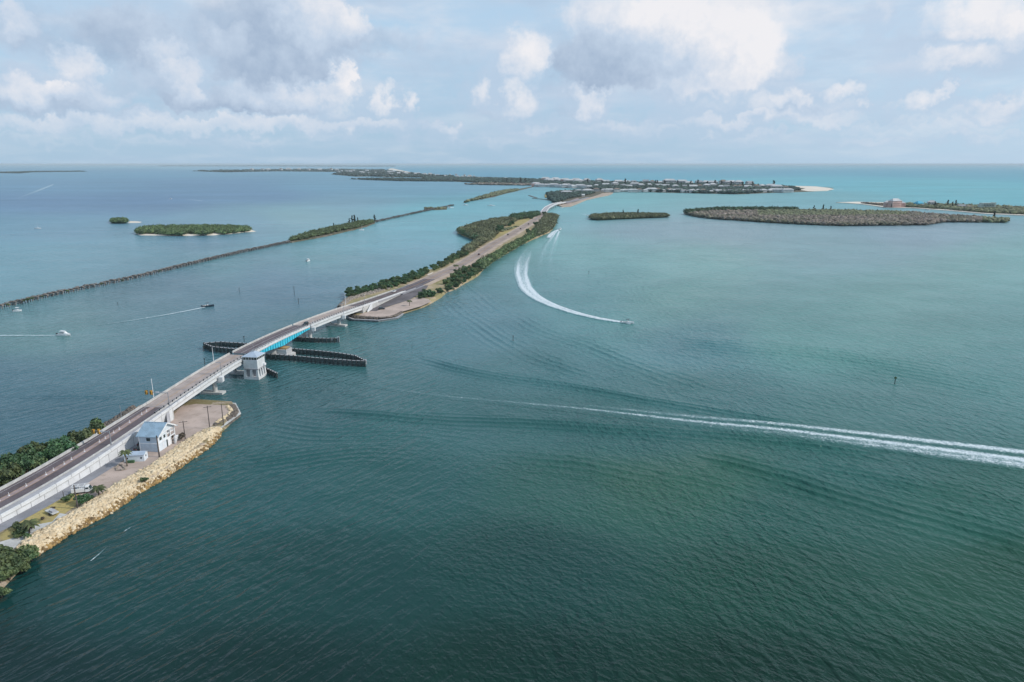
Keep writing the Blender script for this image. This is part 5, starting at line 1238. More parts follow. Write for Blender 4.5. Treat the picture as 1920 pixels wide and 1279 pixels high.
# causeway vegetation: near part as single bushes, far part as thicket
def bushes_in(pxpoly, spacing, label, group, dark=.4, z=2.2, sc=(.7, 1.05), clear=8.2, hz=(.8, 1.1)):
    made = []
    for x, y in poisson([at(a, b, z) for a, b in pxpoly], spacing, 2500):
        if abs(road_offset(x, y)) < clear: continue
        made.append(bush(x, y, z - .5, rnd.uniform(*sc), label, rnd.random() < dark, group, hz=rnd.uniform(*hz)))
    name_ends(made, 'the ' + group)
bushes_in([(650, 557), (653, 547), (690, 540), (703, 537), (704, 543), (690, 548), (664, 556)], 3.4, 'dark bush in the first short hedge left of the road past the bridge', 'first hedge left of the causeway', .9, sc=(.6, .8))
bushes_in([(709, 541), (715, 532), (745, 524), (770, 514), (800, 506), (805, 510), (795, 518), (765, 530), (735, 540), (715, 545)], 4.4, 'dark bush in the second hedge left of the road past the bridge', 'second hedge left of the causeway', .7, sc=(.6, 1.05))
bushes_in([(808, 508), (811, 498), (830, 493), (843, 485), (863, 474), (872, 468), (878, 478), (850, 491), (835, 500), (815, 508)], 5.2, 'green bush in the third hedge left of the causeway road', 'third hedge left of the causeway', .3, sc=(.6, 1.0))
for x, y, s_, lab in [(793, 557, 1.25, 'big round dark bush on the sandy point, left half'), (808, 556, 1.2, 'big round dark bush on the sandy point, right half'), (800, 553, 1.15, 'round dark bush behind the pair on the sandy point'), (824, 549, 1.0, 'round dark bush alone between the sandy point and the right hedge'), (788, 560, .6, 'low bush at the left foot of the big dark pair')]:
    p = at(x, y, 2.2); bush(p[0], p[1], 1.8, s_, lab, True, hz=.85)
bushes_in([(838, 546), (835, 534), (846, 525), (853, 514), (868, 508), (885, 500), (898, 492), (906, 500), (900, 511), (885, 521), (868, 531), (852, 541)], 5.0, 'dark bush in the nearest part of the right shore hedge', 'right shore hedge of the causeway', .5, sc=(.6, 1.1))
px_thicket('mangrove_thicket', [(900, 498), (915, 489), (929, 480), (944, 472), (958, 464), (972, 456), (986, 448), (999, 440), (1005, 434), (1008, 440), (1004, 445), (985, 455), (960, 469), (935, 484), (915, 498), (903, 508)], 480, (2.2, 5.2), (2.5, 7.5), M_leaf, 'green mangrove belt on the right shore of the middle causeway', 1.6, True)
px_thicket('mangrove_thicket', [(1003, 432), (1012, 424), (1018, 414), (1024, 406), (1034, 405), (1046, 406), (1041, 413), (1040, 420), (1030, 434), (1010, 443)], 800, (2.6, 6), (2.5, 7.5), M_thick, 'olive mangrove knob on the right shore by the far bridge', 1.2, True)
px_thicket('mangrove_thicket', [(858, 435), (866, 432), (903, 420), (935, 414), (960, 411), (966, 416), (950, 424), (930, 429), (931, 439), (921, 448), (905, 458), (890, 468), (878, 476), (868, 475), (882, 464), (898, 453), (878, 444)], 2600, (2.6, 6.0), (2.5, 7.5), M_thick, 'broad olive mangrove forest on the left lobe of the causeway', 1.2, True)
px_thicket('mangrove_thicket', [(860, 437), (878, 446), (900, 453), (905, 450), (885, 441), (862, 433)], 160, (3.0, 5.0), (5, 7), M_leafd, 'dark front rim of the left mangrove forest', .8, True)
px_thicket('mangrove_thicket', [(958, 410), (985, 407), (1008, 404), (1009, 407), (985, 411), (962, 415)], 380, (4, 6.5), (6, 10), M_leafd, 'dark tree line behind the yellow meadow', 1.2, True)
for x, y, s_ in [(961, 421, 1.2), (956, 424, 1.0), (938, 432, 1.4), (934, 437, 1.3), (995, 411, 1.1), (990, 437, 1.1), (1004, 424, 1.2), (1020, 404, 1.3)]:
    p = at(x, y, 2.2); bush(p[0], p[1], 1.9, s_ * 1.2, 'dark lone bush standing clear in or beside the yellow meadow', True, 'lone bushes around the meadow', name='bush', cat='bush')
px_thicket('low_scrub', [(936, 433), (962, 427), (972, 426), (960, 430), (940, 436)], 60, (2, 3.5), (2, 3.5), M_thick, 'thin olive scrub line across the yellow meadow', 1.6)

# ------------------------------------------------------------------ rail trestle and the left bay islands
tre = empty('ruined_railway_trestle', (*at(0, 577), 0), 0, 'long ruined railway trestle of dark pile bents running across the left bay', 'trestle')
BENT = MB()
for x in (-2.1, -.7, .7, 2.1): BENT.tube((x, 0, -1), (x * .85, 0, 1.9), .34, .3, 6)
BENT.box((0, 0, 2.3), (6.0, 1.5, .95)); BENT.box((-.6, .2, 2.95), (3.2, 1.1, .5)); BENT.box((1.6, -.2, 1.0), (2.2, 1.1, .5))
BENTM = [BENT.mesh('pile_bent', M_rust)]
b2 = MB()
for x in (-2.1, 0, 2.1): b2.tube((x, 0, -1), (x * .9, 0, 1.7), .4, .34, 6)
b2.box((.2, 0, 2.1), (5.4, 1.7, .9)); b2.box((.5, .9, 2.5), (1.2, 1.6, .4)); BENTM.append(b2.mesh('pile_bent', M_rust))
def bents(pts, gap, scale=1.0):
    Pp = lerp_path(pts, 600); d = np.r_[0, np.cumsum(np.linalg.norm(np.diff(Pp, axis=0), axis=1))]; s = 0; n = 0
    while s < d[-1]:
        x, y = np.interp(s, d, Pp[:, 0]), np.interp(s, d, Pp[:, 1]); x2, y2 = np.interp(s + 5, d, Pp[:, 0]), np.interp(s + 5, d, Pp[:, 1])
        o = bpy.data.objects.new('pile_bent', rnd.choice(BENTM)); COL.objects.link(o); o.parent = tre; o.location = Vector((x, y, 0)) - tre.location
        o.rotation_euler = (0, rnd.uniform(-.03, .03), math.atan2(y2 - y, x2 - x) - math.pi / 2 + rnd.uniform(-.08, .08)); o.scale = (scale, 1 + (scale - 1) * .5, rnd.uniform(.85, 1.1) * (1 + (scale - 1) * .3)); s += gap * rnd.uniform(.85, 1.15); n += 1
    return n
TR1 = pxw([(-120, 603), (0, 579), (66, 562), (128, 548.5), (252, 523), (330, 503.5), (440, 477), (545, 455)])
bents(TR1, 5.0)
TR2 = pxw([(700, 418), (740, 409), (790, 398), (850, 385.5)])
bents(TR2, 7.5, 1.3)
mb = MB()
for pts in (TR1, TR2):
    Pp = lerp_path(pts, 260)
    for i in range(0, 258):
        if rnd.random() < .82:
            z = 2.95 + rnd.uniform(-.15, .2); off = rnd.uniform(-1.2, 1.2); mb.bar((Pp[i][0] + off, Pp[i][1], z), (Pp[i + 1][0] + off, Pp[i + 1][1], z + rnd.uniform(-.15, .15)), rnd.uniform(.8, 2.2), .3)
o = mb.build('broken_stringers', M_rust); o.parent = tre; o.matrix_parent_inverse = Matrix.Translation(-tre.location); o['kind'] = 'stuff'
for x, y in [(127, 547), (52, 563), (60, 561), (45, 565), (190, 534), (15, 573), (80, 557), (230, 527), (300, 509.5)]:
    p = at(x, y, 2.8); bush(p[0], p[1], 2.6, rnd.uniform(.35, .6), 'scrubby green plant growing on top of the ruined rail trestle', False, 'plants on the rail trestle', name='shrub', cat='shrub', hz=.7)
def island(name, pxpoly, z, ins, m=M_isl, step=10, jit=1.5): return land(name, densify(pxw(pxpoly), step, jit), z, ins, m)
island('rail_island', [(535, 455), (548, 455.5), (600, 446), (645, 436), (680, 428), (704, 419), (700, 414.5), (670, 418), (625, 428), (580, 438), (550, 447)], 1.4, 3)
px_thicket('mangrove_thicket', [(540, 454), (560, 451), (600, 443), (640, 434), (680, 425), (700, 418), (696, 415.5), (670, 419), (625, 429), (580, 439), (552, 448)], 620, (2.4, 4.4), (3.5, 6.0), M_leaf, 'green strip of mangroves on the old rail bed in the left bay', 1.0, True)
for x, y, s_ in [(655, 421, .9), (661, 419, 1.15), (665, 418.5, 1.2), (671, 418, .8), (703, 417, 1.15), (626, 428, .7)]:
    pine(x, y, 1.2, s_, 'tall wispy pine on the right part of the old rail bed island', 'pines on the rail bed island')
island('mangrove_island', [(253, 438), (262, 441.5), (330, 442.5), (400, 441.5), (440, 438), (481, 434), (470, 430), (430, 427.5), (350, 427), (290, 428.5), (262, 432)], 1.2, 5, M_beach)
px_thicket('mangrove_thicket', [(256, 438), (266, 440), (285, 439), (300, 440), (318, 441.5), (345, 442), (352, 438), (374, 441.5), (395, 441), (400, 438), (420, 439.5), (440, 437), (468, 434), (466, 431), (430, 428.5), (350, 428), (290, 429.5), (262, 433)], 1500, (2.6, 5.0), (4, 7.5), M_leaf, 'green mangroves covering the oval island in the left bay', .8, True)
island('mangrove_islet', [(208, 419), (238, 419), (238, 414.5), (210, 414.5)], 1.0, 3)
px_thicket('mangrove_thicket', [(209, 418.6), (237, 418.6), (237, 415), (211, 415)], 160, (3, 5), (5, 7.5), M_leaf, 'green mangroves on the tiny islet left of the oval island', .8, True)
island('sand_bar', [(237, 418.5), (262, 418), (269, 416.5), (258, 415), (240, 415)], .5, 4, M_beach)

# right bay islands
island('mangrove_island', [(1106, 411), (1121, 413.3), (1162, 411.3), (1210, 409.3), (1253, 407.5), (1251, 405), (1200, 403.5), (1140, 404), (1110, 407)], 1.0, 4)
px_thicket('mangrove_thicket', [(1107, 411), (1121, 413), (1162, 411), (1210, 409), (1252, 407.3), (1250, 405.2), (1200, 403.8), (1140, 404.3), (1111, 407.2)], 2000, (3, 5.5), (4, 7), M_thick, 'low olive mangroves on the small narrow island right of the causeway', .6, True)
for x, s_ in [(1151, .75), (1168, 1.05), (1182, .7), (1196, 1.15), (1208, .6), (1217, .7), (1236, .6)]: pine(x, 405.5, 1.0, s_, 'tall ragged pine on the small narrow island', 'pines on the small narrow island')
big_px = [(1284, 401.5), (1300, 406), (1337, 410.6), (1390, 414), (1442, 417.6), (1510, 421), (1581, 423.8), (1651, 422.8), (1700, 422.6), (1738, 422), (1773, 416.5), (1830, 417), (1888, 417.6), (1890, 413), (1843, 410), (1760, 405), (1703, 400), (1600, 397), (1494, 396), (1400, 396), (1320, 396), (1295, 398)]
island('mangrove_island', big_px, 1.0, 6, M_isl, 25, 3)
Q = sample_poly(pxw(big_px, .6), 9500); sh_ = nrg.uniform(3.2, 5.5, len(Q))
px_of = 960 + FPX * Q[:, 0] / (Q[:, 1] * math.cos(PITCH) + CAMH * math.sin(PITCH))
cen = (Q[:, 1] > 1330) & (px_of > 1420) & (px_of < 1700) | (px_of > 1840)
for msk, m_, lab in ((~cen, M_thickb, 'grey brown bare mangroves covering most of the big right island'), (cen, M_thick, 'greener mangroves at the heart and right tip of the big right island')):
    q = Q[msk]; thicket('mangrove_thicket', np.c_[q, np.full(len(q), .6)], nrg.uniform(3, 5.5, len(q)), nrg.uniform(3.5, 6.5, len(q)), m_, lab, big=False)
px_thicket('mangrove_thicket', [(1285, 401), (1340, 396.3), (1420, 396), (1494, 396), (1494, 397), (1400, 397.4), (1340, 398), (1300, 401), (1290, 403)], 500, (4, 6.5), (7, 10.5), M_leafd, 'dark taller tree line at the back left of the big right island', .6, True)
for x, y, s_ in [(1340, 397, .9), (1362, 397, 1.0), (1375, 397, .9), (1400, 397, .7), (1526, 396.5, 1.1), (1543, 396.5, 1.25), (1557, 396.5, 1.0), (1584, 397, .6), (1863, 411, 1.3), (1475, 396.5, .6), (1606, 397.5, .6), (1644, 398.5, .6)]:
    pine(x, y, 1.0, s_, 'ragged pine rising over the big right mangrove island', 'pines on the big right island')

# barrier island town (far shore)
town_px = [(850, 331), (954, 333.5), (1027, 336.5), (1100, 339), (1183, 341), (1250, 342.5), (1445, 348), (1520, 349.5), (1564, 353), (1560, 357), (1522, 359.5), (1442, 362), (1382, 364.5), (1250, 361.5), (1180, 359.5), (1150, 361), (1140, 365.5), (1102, 373.5), (1086, 379.5), (1069, 386), (1055, 387), (1042, 382.5), (1030, 375), (1022, 369.7), (1024, 363), (1050, 357.5), (1100, 354.5), (1060, 352.5), (1023, 349), (1005, 351), (1000, 347.5), (940, 347), (871, 345.5), (880, 344), (900, 343), (850, 340.5), (800, 337), (780, 330.5), (808, 329)]
island('barrier_island', town_px, 1.5, 10, M_isl, 60, 6)
beach_px = [(808, 329), (850, 330.8), (954, 333), (1027, 336), (1100, 338.5), (1183, 340.5), (1250, 342), (1445, 347.4), (1530, 349.5), (1555, 352.5), (1563, 354.5), (1550, 357.5), (1515, 358.5), (1500, 356), (1510, 353.5), (1490, 350.8), (1445, 349.2), (1250, 343.8), (1183, 342), (1100, 340), (1027, 337.4), (954, 334.4), (850, 332), (808, 330.2)]
def raised(name, px, z, th, m): 
    mb = MB(); mb.prism(densify(pxw(px, z), 80, 4), z - th, z); o = mb.build(name, m); return tag(o, kind='structure')
raised('gulf_beach', beach_px, 1.75, 1.6, M_beach)
raised('landing_sand', [(1040, 383), (1055, 387.5), (1070, 386.5), (1086, 380), (1100, 374.3), (1119, 370), (1140, 366), (1150, 361), (1130, 362), (1120, 366), (1100, 371.3), (1090, 374), (1075, 380), (1050, 383.5)], 1.8, 1.8, M_cshl)
TL = 'dark trees filling '
for pts, n, rr, hh, m_, lab, wld in [
    ([(1030, 375), (1040, 381), (1052, 378), (1070, 372), (1095, 368), (1115, 362), (1100, 358), (1060, 360), (1025, 364)], 1500, (4, 8), (5, 10), M_town, TL + 'the landing by the far bridge', True),
    ([(1100, 341), (1183, 343), (1250, 344.5), (1445, 350), (1490, 352), (1500, 357), (1442, 361.3), (1382, 363.8), (1250, 361), (1180, 359), (1110, 356)], 4600, (6, 12), (6, 12), M_town, TL + 'the town on the far barrier island', True),
    ([(850, 333), (954, 335.5), (1027, 338.5), (1100, 341), (1105, 354), (1060, 351), (1023, 347), (1000, 345.5), (940, 344.5), (900, 343), (850, 340), (800, 337), (790, 331.5)], 3200, (9, 18), (6, 12), M_town, TL + 'the narrow middle of the far barrier island', True),
    ([(871, 346), (1000, 348), (1003, 345.5), (900, 344)], 500, (8, 14), (4, 7), M_thickb, 'brown mangrove spit in front of the far barrier island', True)]:
    px_thicket('tree_mass', pts, n, rr, hh, m_, lab, 1.2, False)
# tall single pines on the skyline of the far town
for x in (1128, 1155, 1172, 1177, 1213, 1229, 1232, 1270, 1277, 1295, 1308, 1340, 1352, 1130, 1190, 1246, 1326, 1370, 1392, 950, 976, 985, 1102, 1410, 1450):
    y = 343 + (x - 1128) * .0185; b = at3(x, y + rnd.uniform(1, 4), 1.5)
    e = empty('australian_pine', b, rnd.uniform(0, 6), 'tall dark pine on the skyline of the far barrier island town', 'pine tree', 'skyline pines of the far town'); s_ = rnd.uniform(1.5, 2.6); e.scale = (s_ * 1.5, s_ * 1.5, s_)
    for n_, m_ in (('trunk', PTR), ('crown', rnd.choice(PINES))):
        o = bpy.data.objects.new(n_, m_); COL.objects.link(o); o.parent = e

def house_mesh(w, d, h, roof, wallm, roofm, hip=True):
    mb = MB(); mb.box((0, 0, h / 2), (w, d, h)).use(1)
    r = roof
    if hip: mb.add([(-w / 2 - .8, -d / 2 - .8, h), (w / 2 + .8, -d / 2 - .8, h), (w / 2 + .8, d / 2 + .8, h), (-w / 2 - .8, d / 2 + .8, h), (-w / 2 + d * .4, 0, h + r), (w / 2 - d * .4, 0, h + r)], [(0, 1, 5, 4), (1, 2, 5), (2, 3, 4, 5), (3, 0, 4), (0, 3, 2, 1)])
    else: mb.add([(-w / 2 - .5, -d / 2 - .8, h), (w / 2 + .5, -d / 2 - .8, h), (w / 2 + .5, d / 2 + .8, h), (-w / 2 - .5, d / 2 + .8, h), (-w / 2 - .5, 0, h + r), (w / 2 + .5, 0, h + r)], [(0, 1, 5, 4), (1, 2, 5), (2, 3, 4, 5), (3, 0, 4), (0, 3, 2, 1)])
    mb.use(2)
    k = int(w / 3.5)
    for i in range(k):
        x = -w / 2 + (i + .5) * w / k
        for z in ([2.0, 5.0] if h > 6 else [1.8]): mb.box((x, -d / 2 - .02, z), (1.5, .12, 1.4)); 
    return mb.mesh('house', [wallm, roofm, M_glass])
M_hw = mat('white_house_wall', (0.52, 0.53, 0.53), .8, .1, .05); M_hr = [mat('pale_roof', (0.46, 0.47, 0.48), .7, .1, .05), mat('grey_roof', (0.26, 0.27, 0.29), .7, .1, .05), mat('brown_roof', (0.22, 0.17, 0.14), .8, .1, .05)]
HM = [house_mesh(18, 12, 6.5, 3, M_hw, M_hr[0]), house_mesh(15, 11, 5.5, 3, M_hw, M_hr[1], False), house_mesh(22, 12, 5, 3.2, M_hw, M_hr[0], False), house_mesh(16, 12, 7, 3, M_hw, M_hr[2]), house_mesh(28, 13, 7, 3, M_hw, M_hr[0])]
HS = house_mesh(26, 14, 9, 3.5, M_pinkroof, M_hr[0])
def far_house(px, py, me, sc, label, group=None, z=1.6, rz=None, zs=1.0):
    b = at3(px, py, z); o = bpy.data.objects.new('house', me); COL.objects.link(o); o.location = b; o.rotation_euler.z = rnd.uniform(-.35, .35) if rz is None else rz; o.scale = (sc, sc, sc * zs)
    return tag(o, label, 'house', group)
# waterfront row, middle row, gulf row
x = 1132
while x < 1480:
    far_house(x, 358.8 + (x - 1132) * .008 + rnd.uniform(-.5, 1.2) if x < 1380 else 360.5 + rnd.uniform(-1, .5), HM[rnd.randrange(5)], rnd.uniform(1.0, 1.45), 'pale house in the waterfront row of the far barrier island', 'waterfront houses of the far town'); x += rnd.uniform(6.5, 13)
x = 1118
while x < 1480:
    far_house(x, 350.5 + (x - 1118) * .013 + rnd.uniform(-1.5, 1.2), HM[rnd.randrange(5)], rnd.uniform(1.1, 1.6), 'pale house among trees in the middle of the far town', 'middle row houses of the far town', zs=1.3); x += rnd.uniform(10, 18)
x = 1100
while x < 1420:
    far_house(x, 342.7 + (x - 1100) * .018, HM[rnd.randrange(5)], rnd.uniform(1.5, 2.3), 'pale beach house in the gulf side row of the far town', 'gulf side houses of the far town', zs=1.2); x += rnd.uniform(11, 24)
for k in range(11): far_house(1023 + k * 6.2 + rnd.uniform(-1, 1), 340.2 + k * .32 + rnd.uniform(-.6, .6), [HS, HM[4], HM[2]][k % 3], 1.9, 'pinkish white beach block left of the far town centre', 'beach blocks left of the far town', zs=1.0)
for k in range(10): far_house(1030 + k * 8 + rnd.uniform(-2, 2), 350.3 + k * .35 + rnd.uniform(-.3, .3), HM[[2, 4, 1][k % 3]], 1.6, 'long low pale house on the canal left of the far town', 'canal houses left of the far town')
for x, y, me_, s_, lab in [(1005, 349.6, HS, 1.5, 'salmon building on the marina point, left one'), (1010, 349.9, HM[4], 1.3, 'white building on the marina point between two others'), (1016, 350.3, HM[0], 1.5, 'white building on the marina point, right one'), (1062, 364.5, HM[4], 1.25, 'white large house behind the landing of the far bridge'), (1074, 363, HM[1], 1.1, 'grey roofed house right of the large white landing house'),
                           (1085, 361, HM[0], 1.2, 'pale house at the back right of the landing'), (1090, 368.5, HM[2], .9, 'low pale house near the landing beach'), (1101, 362, HM[4], 1.4, 'long grey house at the neck of the landing'), (1052, 363.5, HM[3], 1.0, 'brown roofed house left of the large white landing house'), (1118, 359, HM[3], 1.3, 'brown roofed house where the landing meets the town')]:
    far_house(x, y, me_, s_, lab, None)
raised('landing_road', [(1060, 381), (1070, 376), (1083, 371), (1086, 373), (1075, 378), (1064, 383)], 2.2, .5, MATS['pink_median_surface'])
def hull_dock(pts, label):
    e = None
    P_ = pxw(pts); e = empty('breakwater', (*P_[0], 0), 0, label, 'breakwater')
    for i in range(len(P_) - 1):
        mb = MB(); mb.bar((*P_[i], .4), (*P_[i + 1], .4), 6, 1.8); o = mb.build('rock_berm', M_rockd); o.parent = e; o.matrix_parent_inverse = Matrix.Translation(-e.location)
hull_dock([(992, 367), (999, 369.3), (1006, 371.5)], 'short dark breakwater left of the bridge landing'); hull_dock([(999, 372.5), (1012, 373.4), (1023, 374.6), (1033, 375.5)], 'longer dark breakwater below the short one')
raised('marsh_point', [(1022, 370), (1024, 363), (1035, 361), (1050, 361), (1046, 366), (1034, 370)], 1.9, 1.8, M_grassy)
# second rail islands
island('rail_island', [(869, 381), (880, 378), (905, 373.5), (925, 370), (945, 364), (972, 358), (972, 355), (945, 357), (920, 363), (900, 369), (885, 374)], 1.2, 4, M_isl, 25, 2)
px_thicket('mangrove_thicket', [(872, 380.3), (905, 372.6), (925, 368.5), (945, 363), (971, 357.4), (971, 355.5), (945, 358), (920, 364), (903, 369.3), (885, 375)], 700, (3.5, 7), (4, 7), M_thick, 'olive strip of mangroves on the far end of the old rail bed', .8)
pine(927, 364, 1, .9, 'single small pine on the far rail bed strip')
raised('rail_spit', [(970, 357), (985, 354), (1000, 350.5), (1001, 349), (985, 352), (970, 355)], 1.4, 1.6, M_isl)
raised('rail_spit', [(795, 392), (815, 393), (838, 392), (838, 390), (812, 390.3), (797, 390)], 1.3, 1.6, M_isl)
px_thicket('mangrove_thicket', [(796, 391.8), (815, 392.8), (837, 391.8), (837, 390.3), (812, 390.6), (798, 390.4)], 90, (2.5, 4), (2.5, 4), M_thick, 'low scrub on the flat islet where the second trestle ends', .8)

# right peninsula
raised('right_sand_spit', [(1567, 379.5), (1590, 380.5), (1617, 382.6), (1663, 389), (1709, 389.6), (1778, 394.5), (1847, 400.5), (1930, 404), (2100, 412), (2100, 398), (1930, 389.6), (1801, 383), (1700, 380.4), (1606, 378.2)], 1.4, 2.0, M_beach)
px_thicket('tree_mass', [(1655, 384), (1700, 384), (1800, 386), (1920, 391.5), (2080, 401), (2080, 410), (1930, 403), (1847, 399.5), (1778, 393.5), (1709, 389), (1670, 387.5)], 3000, (3.5, 6.5), (3.5, 7.5), M_thick, 'low green scrub behind the beach on the right sand spit', 1.2)
px_thicket('tree_mass', [(1612, 380.8), (1655, 383), (1660, 386.5), (1630, 383.3)], 260, (3.5, 6), (2, 4), M_dry, 'brown scrub on the thin end of the right sand spit', 1.2)
for x, y, me_, s_, zs, lab in [(1667, 388, HS, .9, 1.3, 'salmon resort block at the left end of the right sand spit'), (1677, 388.5, HS, 1.0, 1.6, 'tallest salmon resort block on the right sand spit'), (1686, 388, HS, .85, 1.2, 'salmon resort block nearest the blue house'), (1746, 387, HM[0], 1.0, 1.5, 'white tall house between dark pines on the right sand spit'), (1729, 387.5, HM[1], .7, 1.0, 'small white house right of the blue house'),
                               (1802, 390.5, HM[1], 1.0, 1.0, 'grey roofed low house on the right sand spit'), (1815, 391.5, HM[3], .8, 1.0, 'small brown roofed house on the right sand spit')]:
    far_house(x, y, me_, s_, lab, None, zs=zs)
bl = house_mesh(17, 13, 7, 5, mat('bright_blue_wall', (0.04, 0.42, 0.55), .6, .1, .1), mat('blue_roof', (0.05, 0.35, 0.50), .6, .1, .1)); far_house(1722, 387, bl, 1.05, 'bright blue house on the right sand spit', None, rz=.2)
gr_ = MB(); gr_.box((0, 0, 7), (26, 14, 14)); gr_.box((-14.5, 0, 5.5), (5, 12, 11)); gr_.box((14, 0, 7.6), (4, 13, 15.2)); gr_.use(1)
for i in range(7):
    for z in (2, 5.4, 8.8, 12.0): gr_.box((-10.5 + i * 3.5, -7.1, z), (2.2, .3, 1.9))
o = gr_.build('apartment_block', [mat('pale_green_wall', (0.42, 0.50, 0.46), .8, .06, .1), M_glass]); o.location = at3(1849, 392.5, 1.6); tag(o, 'pale green apartment block on the right sand spit', 'building')
for x, s_ in [(1741, 1.1), (1752, 1.25), (1776, 1.5), (1785, 1.2), (1791, 1.5), (1671, .8)]: pine(x, 389.5, 1.4, s_, 'dark pine standing among the houses of the right sand spit', 'pines on the right sand spit')

# very far coast on the left, fading in the air
M_farland = mat('far_coast_canopy', (0.035, 0.06, 0.045), .9, .3, .004, color2=(0.02, 0.04, 0.035))
def far_coast(px, h, label):
    mb = MB(); poly = densify(pxw(px, 0), 260, 10); mb.prism(poly, -2, 1.2); o = mb.build('far_coast', M_isl); tag(o, label, kind='structure')
    n = 900; Q = np.array([at(a, b, 1.0) for a, b in sample_poly(px, n)]); r = np.linalg.norm(Q, axis=1) * nrg.uniform(.0016, .0035, n)
    thicket('tree_mass', np.c_[Q, np.full(n, 1.0)], r, nrg.uniform(h * .6, h * 1.2, n), M_farland, 'hazy ' + label)
far_coast([(620, 327), (668, 331.5), (690, 331), (740, 332.5), (850, 333), (850, 331), (800, 328.5), (745, 322.5), (720, 318.2), (700, 319.5), (660, 320), (640, 323)], 14, 'tree covered coast left of the gulf beach')
far_coast([(655, 336), (700, 338), (760, 339.8), (850, 340.5), (860, 337), (790, 335.6), (740, 335), (700, 335)], 8, 'flat mangrove point in front of the far coast')
far_coast([(362, 321), (420, 323.2), (520, 321.3), (640, 322.5), (720, 318.8), (640, 317.8), (560, 317.8), (460, 319)], 14, 'thin coast line left of the far beach')
far_coast([(0, 324.6), (40, 325), (60, 323), (160, 321.8), (150, 320.6), (60, 321.2), (0, 322.8)], 6, 'thin dark land line at the far left horizon')
far_coast([(300, 311.6), (520, 311.9), (740, 312.3), (740, 311.2), (520, 310.8), (300, 310.9)], 16, 'faint farthest coast on the left horizon')
raised('far_beach', [(727, 318), (742, 320), (760, 322.4), (808, 328.9), (850, 331), (850, 330.5), (812, 328.2), (765, 322), (746, 318), (738, 315.8), (732, 316)], 2.0, 2, M_beach)
for k in range(46):
    x = rnd.uniform(625, 900); t = (x - 640) / 260; y = 320.5 + 11 * max(0, t) ** 1.1 + rnd.uniform(0, 4)
    b = at3(x, y, 2); sc = max(1.0, b.y / 5200) * rnd.uniform(.7, 1.2); far_house(x, y, HM[rnd.randrange(5)], sc, 'tiny white building on the hazy far coast', 'buildings on the hazy far coast', zs=1.6)
for k in range(9):
    far_house(470 + k * 19 + rnd.uniform(-6, 6), 320.0 + rnd.uniform(-.4, .8), HM[k % 5], 2.6, 'tiny white building on the thin left coast line', 'buildings on the thin left coast', zs=1.5)

# ------------------------------------------------------------------ boats
def boat(px, py, head, L, label, hullm=M_gel, style='console', topm=M_canvas, wz=0.0, pitch=0.0):
    b = at3(px, py, 0); e = empty('boat', b, head, label, 'boat'); e.rotation_euler.y = -pitch; B = L * .155
    sec = []
    for t in (0, .2, .45, .7, .86, .95, 1.0):
        x = -L / 2 + L * t; bw = B * (1 - max(0, (t - .45) / .55) ** 2.4) ; bw = max(bw, .03); zt = .95 + .45 * t ** 2; kz = -.35 + .75 * max(0, t - .6) ** 1.2 * 1.4
        sec.append([(x, 0, kz), (x, bw * .82, kz + .32), (x, bw, zt), (x, bw * .82, zt), (x, bw * .80, zt - .08), (x, -bw * .80, zt - .08), (x, -bw * .82, zt), (x, -bw, zt), (x, -bw * .82, kz + .32)])
    o = loft(sec).build('hull', hullm, e)
    MB().box((-L * .12, 0, .93), (L * .55, B * 1.35, .06)).build('cockpit_sole', M_stern, e)
    if style == 'console':
        MB().box((0, 0, 1.25), (.9, .8, .9)).build('console', M_gel, e); MB().box((.35, 0, 1.85), (.06, .8, .4)).build('windscreen', M_glass, e)
        mb = MB()
        for x in (-.7, .6):
            for y in (-.6, .6): mb.bar((x, y, .9), (x * .9, y, 2.7), .06)
        mb.build('top_frame', M_gsteel, e); MB().box((0, 0, 2.75), (2.2, 1.7, .1)).build('t_top', topm, e); MB().box((-L * .2, 0, 1.15), (.5, 1.1, .5)).build('seat', M_trim, e)
    elif style == 'cabin':
        sec2 = [[(x, -w_, .95), (x, w_, .95), (x, w_ * .85, h_), (x, -w_ * .85, h_)] for x, w_, h_ in ((-L * .18, B * .75, 2.3), (L * .12, B * .75, 2.35), (L * .26, B * .6, 1.5), (L * .36, B * .4, 1.3))]
        loft(sec2).build('cabin', M_gel, e)
        for s_ in (-1, 1): MB().box((-L * .03, s_ * B * .72, 1.75), (L * .24, .08, .5)).build('window', M_glass, e)
        MB().box((-L * .08, 0, 2.75), (L * .34, B * 1.6, .1)).build('hard_top', M_gel, e); MB().bar((-L * .2, B * .6, 1), (-L * .22, B * .6, 2.7), .08).build('post', M_gsteel, e); MB().bar((-L * .2, -B * .6, 1), (-L * .22, -B * .6, 2.7), .08).build('post', M_gsteel, e)
    elif style == 'sail':
        MB().tube((L * .05, 0, .8), (L * .05, 0, L * 1.15), .10, .06, 6).build('mast', M_trim, e); MB().bar((L * .04, 0, 2.0), (-L * .38, 0, 2.1), .12).build('boom', M_trim, e)
        MB().box((-.3, 0, 1.35), (L * .35, B * 1.0, .5)).build('cabin', M_gel, e); MB().bar((L * .05, 0, L * 1.1), (L * .48, 0, 1.2), .05).build('forestay', M_gsteel, e)
    if style != 'sail':
        mb = MB(); mb.box((-L / 2 - .25, .3, .95), (.5, .35, .9)); mb.box((-L / 2 - .25, -.3, .95), (.5, .35, .9)); mb.build('outboard', M_black, e)
    return e
boat(1177, 606.5, R(-24), 8.2, 'white open speedboat at the head of the curved wake mid bay', M_gel, 'console', M_steel, pitch=.05)
boat(1050.5, 430.5, R(62), 8.5, 'small white boat heading away beside the causeway tip', M_gel, 'console', M_trim)
boat(120, 629, R(-4), 8.2, 'white cabin boat heading right near the left edge', M_gel, 'cabin')
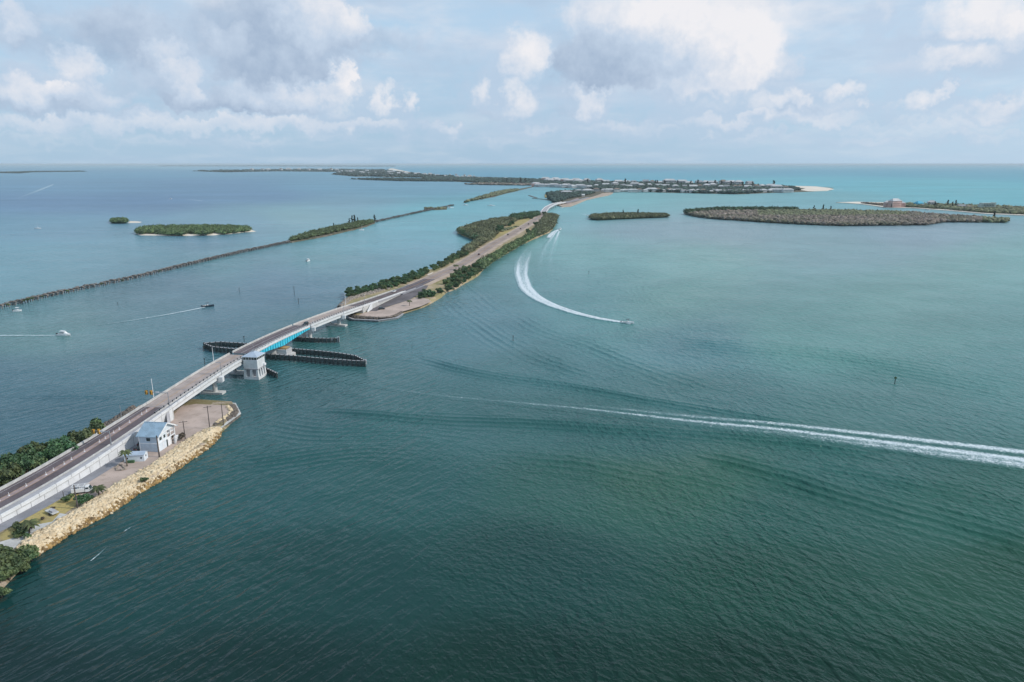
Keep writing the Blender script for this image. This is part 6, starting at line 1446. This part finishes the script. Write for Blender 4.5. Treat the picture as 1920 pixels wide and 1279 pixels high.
boat(390, 575, R(22), 8.2, 'dark hulled open boat with canvas top left of the causeway', M_navy, 'console', M_steel)
boat(33, 584, R(8), 5.5, 'small white boat moored under the rail trestle', M_gel, 'console', M_trim)
boat(578, 490, R(75), 7, 'small white boat alone between the trestle and the causeway', M_gel, 'cabin')
boat(71, 429, R(5), 10, 'white sailboat with bare mast anchored in the left bay', M_gel, 'sail')
boat(678, 432, R(10), 8, 'small sailboat anchored below the pines of the rail island', M_gel, 'sail')
boat(843, 390, R(10), 18, 'long white boat at the tip of the second trestle', M_gel, 'cabin'); boat(832, 391, R(15), 10, 'smaller white boat left of the trestle tip', M_gel, 'cabin')
boat(872, 385, R(0), 15, 'white boat in the channel between the two rail beds', M_gel, 'cabin'); boat(921, 386, R(5), 18, 'white yacht right of the channel between the rail beds', M_gel, 'cabin')
boat(1053, 390, R(20), 8, 'tiny white boat beside the far bridge piers', M_gel, 'console', M_trim); boat(849, 385.5, R(40), 8, 'dark small boat at the very end of the trestle', M_navy)
for x, y, lab in [(1740, 394.5, 'white boat moored off the white house on the right spit'), (1773, 394.8, 'white boat moored off the pines of the right spit'), (1845, 399.3, 'white boat moored off the apartment block'), (1785, 395.8, 'white boat moored just right of the pines boat'), (1895, 402, 'white boat moored at the right edge off the spit'), (320, 373.5, 'tiny far boat ahead of the short wake in the left bay'), (1104, 405.5, 'tiny boat beyond the far bridge')]:
    boat(x, y, R(rnd.uniform(-10, 10)), 9.5, lab, M_gel, 'cabin')

# ------------------------------------------------------------------ air
HAZE = 3.2e-5
hb = MB(); hb.box((0, 41000, 51.5), (560000, 86000, 103.0)); hz = hb.build('haze', [])
hz['kind'] = 'stuff'
hm = bpy.data.materials.new('haze_air'); hm.use_nodes = True; t = NT(hm.node_tree); t.n.clear()
pvn = t.new('ShaderNodeVolumePrincipled'); pvn.inputs['Color'].default_value = (0.80, 0.93, 1.0, 1); pvn.inputs['Density'].default_value = HAZE; pvn.inputs['Anisotropy'].default_value = 0.0
mo = t.new('ShaderNodeOutputMaterial'); t.link(pvn.outputs[0], mo.inputs['Volume']); hz.data.materials.append(hm)
hz.location.z = -3.0; hz.scale.z = (106.0) / 103.0
